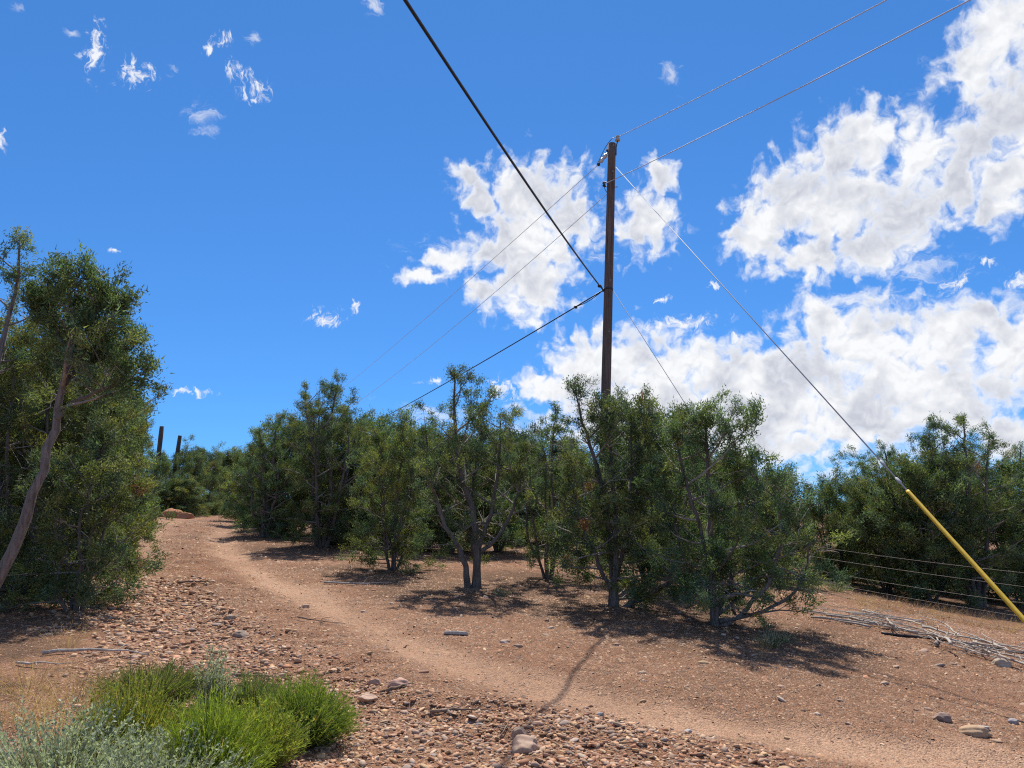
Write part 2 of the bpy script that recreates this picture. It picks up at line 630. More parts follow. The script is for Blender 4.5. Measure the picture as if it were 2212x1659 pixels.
def ground_material():
    m, t, out = mat('red_soil')
    k = NT(t)
    pos = k.n('ShaderNodeNewGeometry').outputs['Position']
    at = k.n('ShaderNodeAttribute', attribute_name='zone')
    sp = k.n('ShaderNodeSeparateColor')
    k.l(at.outputs['Color'], sp.inputs[0])
    sand, gravel, litter = sp.outputs[0], sp.outputs[1], sp.outputs[2]
    n_big = k.noise(pos, 0.7, 5, 0.6)
    n_mid = k.noise(pos, 5.0, 5, 0.65)
    n_fine = k.noise(pos, 42.0, 4, 0.7)
    n_grain = k.noise(pos, 190.0, 2, 0.6)
    soil = k.mix(k.ramp(n_big, 0.35, 0.68), (0.375, 0.185, 0.102), (0.44, 0.245, 0.148))
    soil = k.mix(k.ramp(n_mid, 0.42, 0.70), soil, (0.26, 0.118, 0.062))
    soil = k.mix(k.ramp(n_fine, 0.48, 0.68, 0, 0.85), soil, (0.19, 0.105, 0.066))
    # small stones pressed into the soil (below the size of the built pebbles)
    vo = k.n('ShaderNodeTexVoronoi', feature='F1')
    k.l(pos, vo.inputs['Vector'])
    vo.inputs['Scale'].default_value = 34.0
    vo.inputs['Randomness'].default_value = 1.0
    stone_on = k.ramp(vo.outputs['Distance'], 0.36, 0.26)
    vsep = k.n('ShaderNodeSeparateColor')
    k.l(vo.outputs['Color'], vsep.inputs[0])
    keep = k.ramp(vsep.outputs[0], 0.30, 0.36)
    keep_g = k.ramp(vsep.outputs[0], 0.10, 0.2)
    dens = k.mix(gravel, keep, keep_g)
    scol = k.mix(vsep.outputs[1], (0.27, 0.155, 0.10), (0.56, 0.39, 0.275))
    scol = k.mix(k.ramp(vsep.outputs[2], 0.7, 0.8), scol, (0.24, 0.20, 0.19))
    smask = k.math('MULTIPLY', k.math('MULTIPLY', stone_on, dens), k.ramp(sand, 0.2, 0.9, 1.0, 0.35))
    smask = k.math('MULTIPLY', smask, k.ramp(litter, 0.3, 1.0, 1.0, 0.4))
    col = k.mix(k.math('MULTIPLY', sand, 0.8), soil, k.mix(n_mid, (0.47, 0.285, 0.182), (0.525, 0.335, 0.22)))
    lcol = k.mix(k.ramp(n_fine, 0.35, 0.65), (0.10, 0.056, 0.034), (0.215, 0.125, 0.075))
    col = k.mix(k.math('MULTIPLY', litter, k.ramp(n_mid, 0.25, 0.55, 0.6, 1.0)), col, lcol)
    col = k.mix(smask, col, scol)
    col = k.mix(k.ramp(n_grain, 0.3, 0.7, 0.0, 0.28), col, (0.15, 0.085, 0.055))
    vo2 = k.n('ShaderNodeTexVoronoi', feature='F1')
    k.l(pos, vo2.inputs['Vector'])
    vo2.inputs['Scale'].default_value = 78.0
    v2 = k.n('ShaderNodeSeparateColor')
    k.l(vo2.outputs['Color'], v2.inputs[0])
    fine = k.ramp(v2.outputs[0], 0.0, 1.0, 0.62, 1.36)
    fv = k.n('ShaderNodeCombineColor')
    for i_ in range(3):
        k.l(fine, fv.inputs[i_])
    col = k.mix(0.85, col, k.mix(1.0, col, fv.outputs[0], 'MULTIPLY'))
    h = k.math('ADD', k.math('MULTIPLY', n_mid, 1.2), k.math('ADD', k.math('MULTIPLY', n_fine, 0.55), k.math('MULTIPLY', n_grain, 0.16)))
    h = k.math('ADD', h, k.math('MULTIPLY', smask, 0.35))
    h = k.math('SUBTRACT', h, k.math('MULTIPLY', vo2.outputs['Distance'], 0.35))
    h = k.math('MULTIPLY', h, k.ramp(sand, 0, 1, 1.0, 0.6))
    k.l(k.bsdf(col, 0.95, k.bump(h, 1.0, 0.05), spec=0.15), out.inputs[0])
    return m


def leaf_material(name, trans=0.35, rough=0.75, hue=0.0):
    m, t, out = mat(name)
    k = NT(t)
    at = k.n('ShaderNodeAttribute', attribute_name='tint')
    oi = k.n('ShaderNodeObjectInfo')
    hs = k.n('ShaderNodeHueSaturation')
    k.l(at.outputs['Color'], hs.inputs['Color'])
    k.l(k.ramp(oi.outputs['Random'], 0, 1, 0.485, 0.515), hs.inputs['Hue'])
    k.l(k.ramp(oi.outputs['Random'], 0, 1, 0.85, 1.18), hs.inputs['Value'])
    b = k.bsdf(hs.outputs[0], rough, spec=0.25)
    tr = k.n('ShaderNodeBsdfTranslucent')
    g = k.mix(1.0, hs.outputs[0], (1.15, 1.25, 0.7), 'MULTIPLY')
    k.l(g, tr.inputs['Color'])
    ms = k.n('ShaderNodeMixShader')
    ms.inputs[0].default_value = trans
    k.l(b, ms.inputs[1])
    k.l(tr.outputs[0], ms.inputs[2])
    k.l(ms.outputs[0], out.inputs[0])
    return m


def bark_material(name, a, b, c, sc=(38, 38, 4.5), bump=0.9):
    m, t, out = mat(name)
    k = NT(t)
    tcn = k.n('ShaderNodeTexCoord')
    mp = k.n('ShaderNodeMapping')
    k.l(tcn.outputs['Object'], mp.inputs[0])
    mp.inputs['Scale'].default_value = sc
    at = k.n('ShaderNodeAttribute', attribute_name='tint')
    n1 = k.noise(mp.outputs[0], 1.0, 6, 0.65, 0.4)
    n2 = k.noise(tcn.outputs['Object'], 3.0, 4, 0.6)
    col = k.mix(k.ramp(n1, 0.32, 0.68), a, b)
    col = k.mix(k.ramp(n2, 0.45, 0.75, 0, 0.7), col, c)
    col = k.mix(1.0, col, at.outputs['Color'], 'MULTIPLY')
    k.l(k.bsdf(col, 0.9, k.bump(n1, bump, 0.02), spec=0.2), out.inputs[0])
    return m


def stone_material(name, use_tint=True, base=(0.4, 0.28, 0.2)):
    m, t, out = mat(name)
    k = NT(t)
    pos = k.n('ShaderNodeNewGeometry').outputs['Position']
    oi = k.n('ShaderNodeObjectInfo')
    n1 = k.noise(pos, 60.0, 5, 0.65)
    n2 = k.noise(pos, 14.0, 3, 0.6)
    if use_tint:
        col = k.n('ShaderNodeAttribute', attribute_name='tint').outputs['Color']
    else:
        r = oi.outputs['Random']
        cr = k.n('ShaderNodeValToRGB')
        cr.color_ramp.interpolation = 'CONSTANT'
        pal = [(0.42, 0.28, 0.19), (0.32, 0.22, 0.165), (0.46, 0.34, 0.25), (0.36, 0.19, 0.12), (0.31, 0.235, 0.195), (0.45, 0.30, 0.17), (0.38, 0.26, 0.19), (0.5, 0.40, 0.32)]
        e = cr.color_ramp.elements
        e[0].color = pal[0] + (1,)
        e[1].position = 1 / 8
        e[1].color = pal[1] + (1,)
        for i in range(2, 8):
            x = e.new(i / 8)
            x.color = pal[i] + (1,)
        k.l(r, cr.inputs[0])
        col = cr.outputs[0]
    c2 = k.mix(k.ramp(n1, 0.35, 0.7, 0.0, 0.55), col, k.mix(1.0, col, (0.55, 0.5, 0.47), 'MULTIPLY'))
    c2 = k.mix(k.ramp(n2, 0.5, 0.75, 0.0, 0.5), c2, (0.36, 0.19, 0.11))
    k.l(k.bsdf(c2, 0.85, k.bump(n1, 0.4, 0.004), spec=0.3), out.inputs[0])
    return m


def plain(name, col, rough=0.5, metal=0.0, var=0.15, scale=30):
    m, t, out = mat(name)
    k = NT(t)
    tcn = k.n('ShaderNodeTexCoord')
    n = k.noise(tcn.outputs['Object'], scale, 4, 0.6)
    dark = tuple(x * (1 - var * 2) for x in col)
    c = k.mix(k.ramp(n, 0.3, 0.7), col, dark)
    k.l(k.bsdf(c, rough, None, metal, 0.5), out.inputs[0])
    return m


M_GROUND = ground_material()
M_LEAF = leaf_material('juniper_foliage', 0.33)
M_GRASS = leaf_material('shrub_foliage', 0.35)
M_BARK = bark_material('juniper_bark', (0.060, 0.050, 0.044), (0.25, 0.21, 0.18), (0.19, 0.175, 0.16))
M_TWIG = bark_material('grey_twigs', (0.20, 0.175, 0.15), (0.33, 0.29, 0.25), (0.14, 0.115, 0.095), (12, 12, 12), 0.4)
M_DEAD = bark_material('bleached_wood', (0.34, 0.29, 0.245), (0.52, 0.465, 0.41), (0.24, 0.20, 0.165), (16, 16, 16), 0.5)
M_POLE = bark_material('creosote_pole', (0.060, 0.042, 0.034), (0.20, 0.145, 0.118), (0.15, 0.12, 0.105), (30, 30, 0.9), 0.8)
M_POST = bark_material('dark_post', (0.05, 0.042, 0.036), (0.11, 0.09, 0.075), (0.07, 0.06, 0.05), (30, 30, 2), 0.8)
M_STONE = stone_material('pebble', True)
M_STONE_O = stone_material('loose_stone', False)
M_STEEL = plain('galvanised_steel', (0.42, 0.43, 0.44), 0.7, 0.0, 0.12)
M_ALU = plain('aluminium_conductor', (0.62, 0.63, 0.65), 0.6, 0.0, 0.1)
M_BLACK = plain('black_cable_jacket', (0.018, 0.018, 0.02), 0.5, 0.0, 0.1)
M_IRON = plain('dark_hardware', (0.06, 0.06, 0.065), 0.55, 0.5)
M_YELLOW = plain('yellow_guard_plastic', (0.74, 0.47, 0.02), 0.55, 0.0, 0.11, 14)
M_PORC = plain('grey_porcelain', (0.42, 0.43, 0.44), 0.25, 0.0, 0.05)
M_POLY = plain('pale_insulator', (0.55, 0.55, 0.56), 0.4, 0.0, 0.08)
M_RUST = plain('weathered_barbed_wire', (0.20, 0.17, 0.15), 0.7, 0.3)
M_LITTER = bark_material('twig_litter', (0.12, 0.075, 0.05), (0.26, 0.18, 0.13), (0.36, 0.29, 0.23), (20, 20, 20), 0.2)

# ================================================================== the ground and the dirt road (one continuous grid, split by zone)
TREES_G = []      # (x, y, radius) of litter, filled below before the ground is made


def axis(fine0, fine1, step, reach0, reach1, grow=1.12):
    a = list(np.arange(fine0, fine1, step))
    s = step
    x = a[-1]
    while x < reach1:
        s *= grow
        x += s
        a.append(x)
    s = step
    x = a[0]
    lo = []
    while x > reach0:
        s *= grow
        x -= s
        lo.append(x)
    return np.array(lo[::-1] + a)


def make_ground():
    xs = axis(-8.0, 8.6, 0.055, -900, 900, 1.10)
    ys0 = np.concatenate([np.arange(4.0, 13.0, 0.055), np.arange(13.0, 24, 0.12)])
    ys = axis(4.0, 4.2, 0.055, -700, 4.15)
    s, y = 0.14, 24.0
    far = []
    while y < 1500:
        far.append(y)
        s *= 1.1
        y += s
    ys = np.concatenate([ys[ys < 3.99], ys0, far])
    X, Y = np.meshgrid(xs, ys)
    Z = ground_z(X, Y)
    nx, ny = len(xs), len(ys)
    sand, gravel, dr, dl = zones(X, Y)
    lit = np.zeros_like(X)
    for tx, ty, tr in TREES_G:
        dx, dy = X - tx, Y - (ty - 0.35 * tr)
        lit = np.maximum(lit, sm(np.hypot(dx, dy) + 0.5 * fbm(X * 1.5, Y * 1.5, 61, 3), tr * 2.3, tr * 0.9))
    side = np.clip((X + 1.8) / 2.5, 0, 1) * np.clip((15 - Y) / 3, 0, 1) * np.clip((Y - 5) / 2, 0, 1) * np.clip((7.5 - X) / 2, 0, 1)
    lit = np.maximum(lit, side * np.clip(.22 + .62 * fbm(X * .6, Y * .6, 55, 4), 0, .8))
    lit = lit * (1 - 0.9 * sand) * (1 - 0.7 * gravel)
    V = np.stack([X, Y, Z], -1).reshape(-1, 3)
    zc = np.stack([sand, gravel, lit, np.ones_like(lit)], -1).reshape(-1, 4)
    i = np.arange(ny - 1)[:, None] * nx
    j = np.arange(nx - 1)[None]
    Fc = np.stack([i + j, i + j + 1, i + nx + j + 1, i + nx + j], -1).reshape(-1, 4)
    cx = V[Fc].mean(1)
    rm = road_mask(cx[:, 0], cx[:, 1])
    res = []
    for name, sel in (('ground', ~rm), ('dirt_road', rm)):
        f = Fc[sel]
        used, inv = np.unique(f.ravel(), return_inverse=True)
        mb = MB()
        mb.add(V[used], inv.reshape(-1, 4))
        me = mb.mesh(name, True)
        a = me.attributes.new('zone', 'FLOAT_COLOR', 'POINT')
        a.data.foreach_set('color', zc[used].astype(np.float32).ravel())
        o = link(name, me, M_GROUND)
        tag(o, kind='structure')
        res.append(o)
    return res


# ================================================================== junipers
GREENS = np.array([(0.118, 0.172, 0.070), (0.150, 0.192, 0.064), (0.094, 0.148, 0.084), (0.185, 0.210, 0.070), (0.126, 0.176, 0.104), (0.092, 0.132, 0.054)]) * 1.06


def blades(mb, rng, pos, dr, scale, col, B=18, length=(0.026, 0.066), width=(0.010, 0.0175), spread=0.56, up=0.2):
    """tufts of scale-leaf twiglets: many narrow blades round each tuft direction"""
    n = len(pos)
    p = np.repeat(pos, B, 0)
    d = np.repeat(dr, B, 0)
    s = np.repeat(scale, B)[:, None]
    m = n * B
    bd = unit(d * 0.85 + rng.standard_normal((m, 3)) * spread + np.array([0, 0, up]))
    base = p + rng.standard_normal((m, 3)) * 0.036 * s + d * rng.uniform(-0.05, 0.04, (m, 1)) * s
    ln = rng.uniform(*length, (m, 1)) * s
    wd = rng.uniform(*width, (m, 1)) * s
    side = unit(np.cross(bd, rng.standard_normal((m, 3)))) * wd * 0.5
    v = np.stack([base - side, base + side, base + bd * ln], 1).reshape(-1, 3)
    f = np.arange(m * 3).reshape(-1, 3)
    c = np.repeat(col, B, 0) * rng.uniform(0.5, 1.5, (m, 1))
    mb.add(v, f, np.repeat(c, 3, 0))


def juniper_meshes(name, seed, H, prof, stems=None, n_stems=4, lean=0.25, t0=0.12, branches=15, B=25, bare=0.0, follow=False, front=0.0, lop=(0, 0), r0=0.07, fol=1.0, tuft=1.0, tone=0, spires=0.5, dead=0.35, yellow=0.0):
    """prof: [(height fraction, crown radius in m)]; lop: (extra, azimuth) lopsidedness; stems: explicit polylines or None.
    Returns the trunk, branches and crown meshes."""
    rng = np.random.default_rng(seed)
    ph = np.array([a for a, b in prof]) * H
    pr = np.array([b for a, b in prof])
    rad = lambda z: np.interp(z, ph, pr)
    tb, bb, lf = MB(), MB(), MB()
    if stems is None:
        stems = []
        for i in range(n_stems):
            a = i / n_stems * 2 * np.pi + rng.uniform(-0.5, 0.5)
            top = H * (1.0 if i == 0 else rng.uniform(0.6, 0.97))
            rr = rad(top * 0.6) * (0.12 if i == 0 else rng.uniform(0.35, 0.7))
            q = np.array([math.cos(a), math.sin(a)])
            b0 = q * r0 * (0.2 if i == 0 else 1.0)
            pts = [(b0[0], b0[1], -0.12)]
            for tt in (0.15, 0.35, 0.6, 0.82, 1.0):
                e = rr * (tt ** 0.75) + rng.normal(0, 0.05)
                pts.append((b0[0] + q[0] * e + rng.normal(0, 0.04), b0[1] + q[1] * e + rng.normal(0, 0.04), top * tt))
            stems.append((pts, r0 * (1.0 if i == 0 else rng.uniform(0.5, 0.8))))
    P_, D_, S_, C_ = [], [], [], []

    def put(p, d, s, c=None):
        P_.append(p)
        D_.append(d)
        S_.append(s)
        if c is None:
            w = rng.random()
            if w < 0.012:
                c = np.array((0.30, 0.13, 0.05))
            else:
                c = GREENS[rng.integers(len(GREENS))] * rng.uniform(0.75, 1.2)
                if rng.random() < yellow:
                    c = np.array((0.22, 0.225, 0.062)) * rng.uniform(0.8, 1.15)
        C_.append(c)

    lead = spline(stems[0][0], 30)
    for si, (pts, r) in enumerate(stems):
        sp = spline(pts, 18)
        sp[3:-1] += rng.normal(0, 0.012, (len(sp) - 4, 3))
        tt = np.linspace(0, 1, len(sp))
        rr = 0.74 * r * (1 - tt) ** 0.75 + 0.006
        rr[0:2] *= np.array([1.45, 1.15])
        tb.tube(sp, rr, 8, np.array([1, 1, 1]) * rng.uniform(0.8, 1.15), rough=0.11, rng=rng)
        ztop = sp[-1, 2]
        barren = rng.random() < bare
        nb = int(branches * (ztop / H) * rng.uniform(0.9, 1.1))
        for bi in range(nb):
            t = t0 + (1 - t0) * (bi + rng.random()) / nb
            t = min(t, 0.985)
            x = t * (len(sp) - 1)
            i = int(x)
            o = sp[i] + (sp[min(i + 1, len(sp) - 1)] - sp[i]) * (x - i)
            a = bi * 2.4 + rng.uniform(-0.6, 0.6) + si
            q = np.array([math.cos(a), math.sin(a), 0])
            if q[1] < -0.35 and t < 0.6 and rng.random() < front:
                continue
            Rm = rad(o[2] + 0.15) * (1 + lop[0] * math.cos(a - lop[1]))
            # spires: the leading shoots carry only short side shoots
            ox, oy = o[0], o[1]
            if follow:
                ox -= np.interp(o[2], lead[:, 2], lead[:, 0])
                oy -= np.interp(o[2], lead[:, 2], lead[:, 1])
            head = q[0] * ox + q[1] * oy
            Lb = Rm * rng.uniform(0.62, 1.08) - head * 0.8
            if t > 0.8:
                Lb *= 1 - spires * (t - 0.8) / 0.2
            Lb = float(np.clip(Lb, 0.10, 2.4))
            elv = rng.uniform(-0.05, 0.55) + 0.6 * (t - 0.3)
            d0 = q * math.cos(elv) + np.array([0, 0, math.sin(elv)])
            droop = rng.uniform(0.05, 0.45) if o[2] > 0.3 * H else rng.uniform(-0.35, 0.2)
            k = 7
            u = np.linspace(0, 1, k)[:, None]
            bp = o + d0 * Lb * u + np.array([0, 0, 1]) * droop * Lb * u ** 2 + np.cumsum(rng.normal(0, 0.03 * Lb, (k, 3)), 0) * u
            bp[:, 2] = np.maximum(bp[:, 2], 0.04)
            br = min(0.010 + 0.013 * Lb, rr[i] * 0.7) * (1 - u[:, 0] * 0.8)
            bb.tube(bp, br, 5, np.array([1, 1, 1]) * rng.uniform(0.5, 1.25), cap=False)
            ns = max(3, int(Lb * 7.6 * fol))
            for s_ in range(ns):
                w = 0.10 + 0.9 * (s_ + rng.random()) / ns
                xi = min(w, 0.999) * (k - 1)
                ii = int(xi)
                o2 = bp[ii] + (bp[ii + 1] - bp[ii]) * (xi - ii)
                bd = unit(bp[ii + 1] - bp[ii])
                d2 = unit(bd * rng.uniform(0.3, 1.0) + rng.standard_normal(3) * 0.62 + np.array([0, 0, rng.uniform(-0.1, 0.5)]))
                l2 = rng.uniform(0.10, 0.34) * (0.55 + 0.45 * min(1, Lb))
                tw = o2 + d2 * l2 * np.array([[0], [0.5], [1.0]]) + rng.normal(0, 0.02, (3, 3)) * np.array([[0], [1], [1]])
                naked = (w < 0.6 and rng.random() < dead) or (barren and t > 0.72 and rng.random() < 0.9)
                if naked:
                    tw = np.vstack([tw, tw[-1] + (tw[-1] - tw[0]) * 0.4 + rng.normal(0, 0.04, 3)])
                bb.tube(tw, np.linspace(0.006, 0.003, len(tw)), 3, np.array([1, 1, 1]) * (rng.uniform(1.1, 2.1) if naked else rng.uniform(0.45, 0.9)), cap=False)
                if naked:
                    continue
                cw = GREENS[rng.integers(len(GREENS))] * rng.uniform(0.6, 1.3)
                if rng.random() < yellow:
                    cw = np.array((0.22, 0.225, 0.062)) * rng.uniform(0.8, 1.15)
                if rng.random() < 0.004:
                    cw = np.array((0.27, 0.145, 0.075))
                for fq in range(6):
                    put(o2 + d2 * l2 * rng.uniform(0.6, 1.08) + rng.normal(0, 0.036, 3) * tuft, unit(d2 + rng.normal(0, .45, 3)), rng.uniform(0.8, 1.3) * tuft, cw * rng.uniform(.85, 1.15))
            if not (barren and t > 0.72):
                put(bp[-1], unit(bp[-1] - bp[-2]), rng.uniform(0.9, 1.3) * tuft)
        # foliage hugging the leading shoot
        for q_ in range(0 if barren else int(26 * fol)):
            t = rng.uniform(0.72, 1.0)
            x = t * (len(sp) - 1.001)
            i = int(x)
            o = sp[i] + (sp[i + 1] - sp[i]) * (x - i)
            d2 = unit(rng.standard_normal(3) * (1, 1, 0.5) + np.array([0, 0, 0.7]))
            put(o + d2 * rng.uniform(0.02, 0.10), d2, rng.uniform(0.7, 1.05) * tuft)
    P_, D_, S_, C_ = map(np.array, (P_, D_, S_, C_))
    keep = P_[:, 2] > 0.03
    P_, D_, S_, C_ = P_[keep], D_[keep], S_[keep], C_[keep]
    C_ = C_ * (1 + tone)
    blades(lf, rng, P_, D_, S_, C_, B)
    return tb.mesh('trunk', True), bb.mesh('branches', True), lf.mesh('crown'), len(P_)


def plant_tree(meshes, loc, rz, scale, label, group=None, name='juniper_tree'):
    o = thing(name, loc, rz, label, 'tree', group)
    o.scale = (scale, scale, scale)
    for nm, me, mt in (('trunk', meshes[0], M_BARK), ('branches', meshes[1], M_TWIG), ('crown', meshes[2], M_LEAF)):
        link(nm, me, mt, o)
    return o


def at_px(px, py):
    p = G(px, py)
    return p, p[1] / (math.cos(PITCH)) / F          # position and rough metres per pixel there


TREES = []


def tree(px, py, top, label, seed, prof, rz=0.0, **kw):
    """a tree that stands where pixel (px, py) meets the ground and reaches up to image row `top`"""
    p = G(px, py)
    d = ray(px, top)
    ztop = CAM[2] + d[2] / d[1] * p[1]
    H = ztop - p[2]
    if 'stems_px' in kw:
        sts = []
        for pts, r in kw.pop('stems_px'):
            q = []
            for (x, y, dy) in pts:
                dd = ray(x, y)
                q.append(tuple(CAM + dd * ((p[1] + dy) / dd[1]) - p))
            sts.append((q, r))
        kw['stems'] = sts
    TREES_G.append((p[0], p[1], max(b for a, b in prof)))
    TREES.append((p, H, label, seed, prof, rz, kw))


FULL = lambda r: [(0, 0.75 * r), (0.12, 1.05 * r), (0.3, 1.2 * r), (0.5, 1.12 * r), (0.7, 0.82 * r), (0.88, 0.42 * r), (1, 0.14 * r)]
VASE = lambda r: [(0, 0.5 * r), (0.2, 0.85 * r), (0.4, 1.15 * r), (0.6, 1.15 * r), (0.78, 0.85 * r), (0.9, 0.45 * r), (1, 0.14 * r)]
SKIRT = lambda r: [(0, 1.0 * r), (0.15, 1.2 * r), (0.35, 1.18 * r), (0.55, 1.0 * r), (0.75, 0.68 * r), (0.9, 0.36 * r), (1, 0.12 * r)]

# --- the row in front of the pole, from right to left
tree(1545, 1352, 868, 'juniper nearest the camera with a forked bare trunk and low skirt on its right', 11, FULL(1.05), branches=20, lop=(0.35, -0.1), t0=0.14, dead=0.5, fol=1.15, bare=0.15, front=0.5,
     stems=[([(0, 0, -.1), (-.02, 0, .5), (-.02, .02, 1.0), (.04, .05, 1.9), (.0, .0, 2.6), (.02, 0, 3.2)], .075),
            ([(0.01, 0.0, .75), (-.12, .05, 1.3), (-.3, .05, 2.0), (-.42, 0, 2.55), (-.46, 0, 2.85)], .045),
            ([(0.05, 0.0, -.05), (.45, -.1, .25), (.85, -.15, .75), (1.0, -.1, 1.5), (1.0, 0, 2.1)], .045),
            ([(0.0, 0.05, .1), (.35, .4, .5), (.6, .5, 1.2), (.55, .4, 2.1), (.6, .4, 2.6)], .045),
            ([(.06, -.02, .05), (.55, -.15, .18), (1.05, -.2, .42), (1.35, -.15, .85), (1.4, -.1, 1.4)], .032),
            ([(.06, .05, .15), (.6, .25, .45), (1.05, .3, .95), (1.15, .25, 1.7)], .03),
            ([(0.0, 0.05, .3), (-.25, .5, .8), (-.4, .6, 1.6), (-.2, .5, 2.2)], .04)])
tree(1325, 1310, 822, 'dense juniper in front of the utility pole with a low trunk leaning right', 12, FULL(0.92), branches=20, t0=0.05, dead=0.3, fol=1.1, front=0.35,
     stems=[([(0, 0, -.1), (0, 0, .6), (-.05, 0, 1.4), (-.22, 0, 2.3), (-.42, 0, 2.95), (-.6, 0, 3.62)], .085),
            ([(.02, -.03, -.1), (.03, -.05, .7), (.06, 0, 1.6), (.02, 0, 2.5), (0, 0, 3.35)], .07),
            ([(.15, -.05, -.05), (.35, -.1, .1), (.85, -.15, .38), (1.15, -.1, .62), (1.35, -.05, 1.1)], .075),
            ([(.05, .05, .4), (.3, .1, 1.2), (.5, .1, 2.1), (.62, .1, 2.8), (.72, .1, 3.25)], .045),
            ([(.05, .05, .4), (.25, -.2, 1.3), (.32, -.2, 2.3), (.38, -.1, 3.2)], .04),
            ([(0, 0, .2), (-.3, -.2, .8), (-.55, -.2, 1.5), (-.7, -.1, 2.2)], .04)])
tree(1185, 1250, 888, 'multi-stemmed juniper with sparse dead tips left of the pole', 13, VASE(1.0), n_stems=7, branches=13, t0=0.12, r0=0.05, dead=0.65, fol=0.9, front=0.4, bare=0.4)
tree(1022, 1270, 808, 'tall two-trunked juniper with a single high spire standing clear of its neighbours', 14, VASE(1.0), branches=18, t0=0.2, dead=0.55, fol=1.0, front=0.6,
     stems=[([(.05, 0, -.1), (.06, 0, .7), (-.02, 0, 1.4), (-.28, 0, 2.2), (-.38, 0, 3.1), (-.42, 0, 4.15)], .10),
            ([(-.08, -.02, -.1), (-.2, -.05, .6), (-.55, -.05, 1.2), (-.8, 0, 2.0), (-.95, 0, 3.0)], .075),
            ([(.06, 0, .7), (.3, .1, 1.3), (.45, .1, 2.2), (.5, .1, 3.2)], .06),
            ([(.06, .05, .6), (.5, 0, 1.0), (.85, 0, 1.8), (.8, 0, 2.7)], .05),
            ([(.0, .1, .6), (-.1, .5, 1.5), (.1, .6, 2.9)], .05)])
tree(848, 1232, 905, 'small rounded juniper between the two-trunked one and the tall one by the road', 15, FULL(0.85), n_stems=6, branches=16, t0=0.1, r0=0.05, dead=0.45, yellow=0.25)
tree(695, 1185, 818, 'tall broad dark juniper standing nearest the road bend', 16, VASE(1.15), n_stems=7, branches=17, t0=0.07, r0=0.09, dead=0.4, bare=.12)
tree(577, 1158, 890, 'juniper with a stout bare trunk base at the right side of the road bend', 17, FULL(1.35), n_stems=6, branches=18, t0=0.09, r0=0.12, dead=0.45, lop=(.25, 0.2))
# --- left foreground
tree(-75, 1385, 562, 'tall juniper with a long bare leaning trunk at the left edge', 21, [(0, .0), (.45, .4), (.55, .58), (.7, .56), (.85, .36), (1, .1)], branches=17, t0=0.5, dead=0.5, fol=.8, spires=.3,
     lop=(.35, 0), follow=True, stems_px=[([(-95, 1420, 0), (-5, 1250, 0), (57, 1105, 0), (98, 1000, 0), (120, 908, 0), (143, 799, 0), (156, 730, 0), (158, 680, 0), (136, 590, 0)], .078),
               ([(137, 830, 0), (170, 795, .1), (215, 775, .2), (290, 745, .2)], .03),
               ([(156, 730, 0), (185, 690, .0), (225, 660, .1), (262, 672, .1)], .03),
               ([(150, 760, 0), (110, 700, .1), (85, 655, .2)], .026),
               ([(122, 905, 0), (165, 865, .1), (225, 840, .15), (285, 810, .1)], .028)])
tree(-95, 1300, 512, 'juniper cut by the left edge with a thin high top', 22, [(0, .1), (.4, .6), (.6, .9), (.8, .6), (1, .15)], n_stems=2, branches=15, t0=0.35, r0=0.09, dead=0.5)
tree(60, 1278, 668, 'large dense juniper with foliage down to the ground behind the leaning trunk', 23, SKIRT(1.4), n_stems=8, branches=19, t0=0.03, r0=0.07, dead=0.3, fol=1.1, yellow=0.2)
tree(165, 1318, 905, 'low dense juniper shoulder in deep shade right of the leaning trunk', 24, SKIRT(.72), n_stems=6, branches=14, t0=0.03, r0=0.04, dead=0.3)
tree(205, 1205, 850, 'bushy juniper overhanging the left verge of the road', 25, SKIRT(1.0), n_stems=7, branches=15, t0=0.04, r0=0.07, dead=0.3, yellow=0.3)
tree(272, 1140, 868, 'slim juniper with an open top beside the cut posts', 26, FULL(.85), n_stems=5, branches=14, t0=0.08, r0=0.08, dead=0.4)
# --- right side behind the fence
tree(1925, 1262, 958, 'full juniper behind the wire fence where the guy wire crosses its top', 31, SKIRT(1.15), n_stems=7, branches=16, t0=0.06, r0=0.08, dead=0.45)
tree(2112, 1308, 900, 'tallest juniper behind the fence with a pointed top above the yellow guard', 32, FULL(1.3), n_stems=6, branches=17, t0=0.12, r0=0.11, dead=0.4)
tree(2240, 1300, 962, 'juniper cut by the right edge behind the fence', 33, FULL(1.35), n_stems=6, branches=16, t0=0.1, r0=0.1, dead=0.5)

TREE_SPECS = list(TREES)

# --- background thicket: five shared kinds
BACK = []          # (x, y, kind, height, rz, label, group)
rngb = np.random.default_rng(404)


def back_at(px, d, h, label=None, group=None, kind=None):
    r = ray(px, 1105)
    x = r[0] / r[1] * d
    BACK.append((x, d, rngb.integers(5) if kind is None else kind, h, rngb.uniform(0, 6.28), label, group))
    TREES_G.append((x, d, 1.2))


